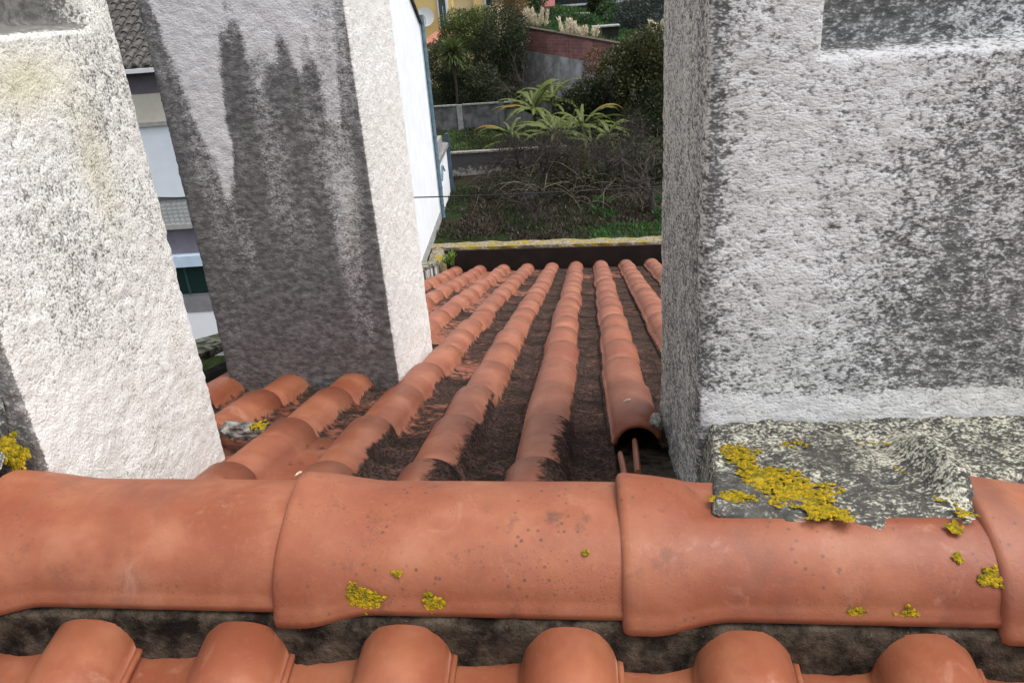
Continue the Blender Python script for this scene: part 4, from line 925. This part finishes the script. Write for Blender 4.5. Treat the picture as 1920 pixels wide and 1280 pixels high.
def canes(label, px, Y, n, L, seed, wpx):
    x, y, z = foot(px, Y); root = tag(empty('dry_canes', (x, y, z)), label, 'canes', 'dry bramble canes in the garden'); rs = np.random.default_rng(seed); mb = MB()
    for i in range(n):
        p = Vector((rs.uniform(-1, 1) * wpx, rs.uniform(-1, 1) * 1.0, rs.uniform(0, .8))); d = Vector((rs.normal(0, 1), rs.normal(0, .6), rs.uniform(.2, 1.4))).normalized(); pts = [p.copy()]
        for k in range(5): p = p + d * L / 5 * rs.uniform(.6, 1.2); d = (d + Vector((rs.normal(0, .15), rs.normal(0, .15), -.28))).normalized(); pts.append(p.copy())
        mb.tube(pts, [.014, .013, .012, .010, .008, .005], 4, False)
    mb.build('stems', TWIGP, root)
canes('pale arching dry canes below the low retaining wall', 930, 33, 26, 1.8, 1, 1.2)
canes('pale arching dry canes among the twigs in the middle', 1040, 31, 30, 2.0, 2, 1.6)
canes('tangle of pale dry canes under the black bush', 1180, 38, 40, 2.0, 3, 1.6)
canes('pale bent canes in the green grass on the right', 1130, 28.5, 16, 1.6, 4, 1.6)

# ground cover
def cover(name, label, cat, n, xr, yr, L, W, mat, seed, dens=None, lean=.5):
    rs = np.random.default_rng(seed); x = rs.uniform(*xr, n); y = rs.uniform(*yr, n); keep = fbm(x * .55, y * .55, 0, 3, seed) > (dens or .0); x, y = x[keep], y[keep]; m = len(x)
    D = np.stack([rs.normal(0, lean, m), rs.normal(0, lean, m), rs.uniform(.4, 1.0, m)], 1)
    V, F, s = leaves(np.stack([x, y, ground_z(x, y)], 1), D, L, W, rs, np.clip(fbm(x * 1.3, y * 1.3, 0, 3, seed + 3) * 1.5 - .25 + rs.normal(0, .12, m), 0, 1))
    o = obj(name, mesh_np(name, V, F, False, {'shade': s}), mat); o['label'] = label; o['category'] = cat; o['kind'] = 'stuff'; return o
cover('grass', 'short grass covering the garden', 'grass', 60000, (-8, 8), (21, 52), .22, .04, leaf_mat('grass_blade', (.012, .018, .006), (.036, .044, .014)), 1, .42)
cover('lush_grass', 'bright green grass under the bare tree on the right', 'grass', 16000, (.2, 5.5), (22, 31), .24, .05, leaf_mat('grass_lush', (.02, .06, .012), (.05, .15, .03)), 2, .40)
cover('lawn_grass', 'mown lawn grass in front of the garden wall', 'grass', 20000, (-9, -2.5), (37.2, 51), .12, .05, leaf_mat('grass_lawn', (.035, .06, .014), (.075, .12, .028)), 3)
cover('weeds', 'brown dead leaves and weeds under the bare trees', 'weeds', 26000, (-5, 2.5), (22, 37), .20, .06, leaf_mat('dead_weed', (.022, .016, .012), (.085, .060, .045)), 4, .46)
cover('terrace_grass', 'lush green growth on the terrace above the brick wall', 'grass', 40000, (-4.5, 14), (59, 92), .5, .14, leaf_mat('terrace_green', (.018, .05, .012), (.06, .14, .035)), 5, .30)

# ------------------------------------------------------------------ far terrace and what closes the view
shed = at(1075, 20, 88); sd = tag(empty('dark_shed', (shed.x, 88, gz1(shed.x, 88))), 'long dark open shed with pale rail at the top of the terrace', 'shed'); sloc = tuple(-Vector(sd.location))
a = at(1037, 12, 88); b = at(1250, 9, 88)
MB().box(a.x, b.x, 88.3, 93, a.z - .9, a.z + 4).build('wall', simple('shed_dark', (.014, .018, .018), .9, .3, 3), sd, sloc)
MB().box(a.x - .2, b.x, 87.9, 88.15, a.z - .12, a.z + .06).build('rail', simple('pale_rail', (.50, .52, .56), .6, .06, 3), sd, sloc)
for k in range(6): x = a.x + (b.x - a.x) * k / 5.; MB().box(x, x + .18, 88.0, 88.2, gz1(x, 88) - .2, a.z - .121).build('post', bpy.data.materials['pale_rail'], sd, sloc)
pr = at(1072, 24, 80); q0 = at(1050, 25, 80); q1 = at(1106, 24, 80)
pl_ = tag(empty('plank_rail', (pr.x, 80, gz1(pr.x, 80))), 'low pale rail across the green terrace', 'rail'); ploc = tuple(-Vector(pl_.location))
MB().hexa([(q0.x, 80, q0.z - .14), (q1.x, 80, q1.z - .10), (q1.x, 80.15, q1.z - .10), (q0.x, 80.15, q0.z - .14), (q0.x, 80, q0.z), (q1.x, 80, q1.z + .04), (q1.x, 80.15, q1.z + .04), (q0.x, 80.15, q0.z)]).build('bar', simple('cream_bar', (.50, .46, .38), .8, .12, 3), pl_, ploc)
for k in range(4): x = q0.x + (q1.x - q0.x) * (k + .3) / 4; MB().box(x, x + .12, 80.02, 80.12, gz1(x, 80) - .3, q0.z - .05).build('post', BARK, pl_, ploc)
rp = at(1025, 8, 76); rr_ = tag(empty('red_roofed_shed', (rp.x, 76, gz1(rp.x, 76))), 'small shed with faded red roof beyond the pampas grass', 'shed'); rloc = tuple(-Vector(rr_.location))
z0 = at(1025, 15, 76).z; x0_, x1_ = at(1010, 5, 76).x, at(1040, 5, 76).x
MB().hexa([(x0_, 75.8, z0), (x1_, 75.8, z0), (x1_, 79, z0 + 1.6), (x0_, 79, z0 + 1.6), (x0_, 75.8, z0 + .12), (x1_, 75.8, z0 + .12), (x1_, 79, z0 + 1.72), (x0_, 79, z0 + 1.72)]).build('roof', simple('red_roof', (.21, .075, .07), .8, .15, 2), rr_, rloc)
MB().box(x0_ + .1, x1_ - .1, 76, 78.9, gz1(rp.x, 76) - .3, z0 - .01).build('wall', simple('shed_wall', (.12, .12, .125), .9, .2, 3), rr_, rloc)
pb = at(1127, 62, 60); po = tag(empty('pump_house', (pb.x, 60, gz1(pb.x, 60))), 'small dark hut with pale roof edge behind the brick wall', 'hut'); poloc = tuple(-Vector(po.location))
hx, hy = at(1110, 62, 60).x, at(1160, 62, 60).x; ht = at(1127, 50, 60).z
MB().box(hx, hy, 60, 62, gz1(pb.x, 60) - .8, ht - .06).build('wall', simple('hut_dark', (.02, .022, .018), .9, .3, 3), po, poloc)
MB().box(hx + .0, hy + .1, 59.8, 62.1, ht - .06, ht + .02).build('roof', simple('hut_roof', (.22, .24, .23), .8, .2, 3), po, poloc)
MB().box(at(1123, 60, 59.9).x, at(1129, 60, 59.9).x, 59.9, 59.995, gz1(pb.x, 60) - .5, ht - .07).build('post', simple('hut_post', (.10, .085, .055), .9, .3, 4), po, poloc)
BT = 'trees closing the view at the top of the hill'
tree('dark_conifer', 'narrow dark conifer standing on the green terrace', 'tree', foot(1118, 82), [B(1120, 30, 82, .8, 1.4), B(1117, 8, 82, .75, 1.4), B(1122, -15, 82, .6, 1.3)], 5000, .28, .10, G_DARK, 41, group=BT)
tree('grey_tree', 'grey green tree above the bushes near the right chimney', 'tree', foot(1200, 70), [B(1190, 30, 70, 1.6, 1.6), B(1215, 45, 68, 1.7, 1.5), B(1235, 20, 70, 1.6, 1.8), B(1170, 55, 68, 1.0, 1.0), B(1230, 60, 66, 1.3, 1.2)], 13000, .26, .09, G_BLUE, 42, group=BT)
tree('garden_shrub', 'mid green shrub on the terrace right of the conifer', 'shrub', foot(1148, 74), [B(1145, 45, 74, 1.1, .7), B(1160, 30, 76, 1.2, .8), B(1140, 20, 78, 1.0, .8)], 6000, .24, .11, G_MID, 43, group=BT)
tree('garden_shrub', 'low leafy shrubs row left on the green terrace', 'shrub', foot(1050, 70), [B(1045, 45, 70, 1.0, .6), B(1035, 35, 72, .9, .7), B(1070, 40, 72, 1.1, .5), B(1095, 45, 70, .9, .5)], 6000, .22, .11, G_MID, 44, group=BT)
for k, w_ in enumerate(('first', 'second', 'third', 'fourth', 'fifth', 'sixth')):
    px = 960 + k * 62; Y = 104 + (k * 37 % 9)
    tree('hill_tree', w_ + ' tree from the left in the far dark treeline', 'tree', foot(px, Y), [B(px, -20, Y, 3.4, 4.2), B(px + 22, 5, Y, 2.8, 3.4), B(px - 20, -45, Y, 3.0, 3.6)], 6000, .5, .22, (G_DARK, G_BLUE, G_DARK)[k % 3], 60 + k, .25, 'far dark treeline')

# small fern in the parapet corner
fp = at(846, 497, 5.62); fe = tag(empty('small_fern', fp), 'small green weed growing in the far left parapet corner', 'weed'); rs = np.random.default_rng(3)
V, F, s = leaves(np.stack([rs.normal(0, .02, 90), rs.normal(0, .03, 90), rs.uniform(0, .10, 90)], 1), np.stack([rs.normal(0, .5, 90), rs.normal(0, .5, 90), rs.uniform(.3, 1, 90)], 1), .045, .02, rs)
obj('leaves', mesh_np('leaves', V, F, False, {'shade': s}), leaf_mat('weed_leaf', (.05, .11, .012), (.15, .24, .03)), fe)
# cable strung behind the roof
mb = MB(); pts = []
cA = at(305, 371, 8); cB = at(780, 372, 8); cC = at(1238, 352, 8)
for k in range(41):
    px = -300 + k * 60; py = np.interp(px, [-300, 305, 780, 1238, 2200], [366, 371, 372, 352, 270]); p = at(px, float(py), 8); pts.append(p)
sm = pts[:]
for _ in range(6): sm = [sm[0]] + [(sm[i - 1] + sm[i] * 2 + sm[i + 1]) / 4 for i in range(1, len(sm) - 1)] + [sm[-1]]
tag(mb.tube(sm, .0075, 6).build('cable', simple('black_cable', (.015, .015, .015), .6, .2, 5)), 'thin black cable strung across the garden behind the roof', 'cable')
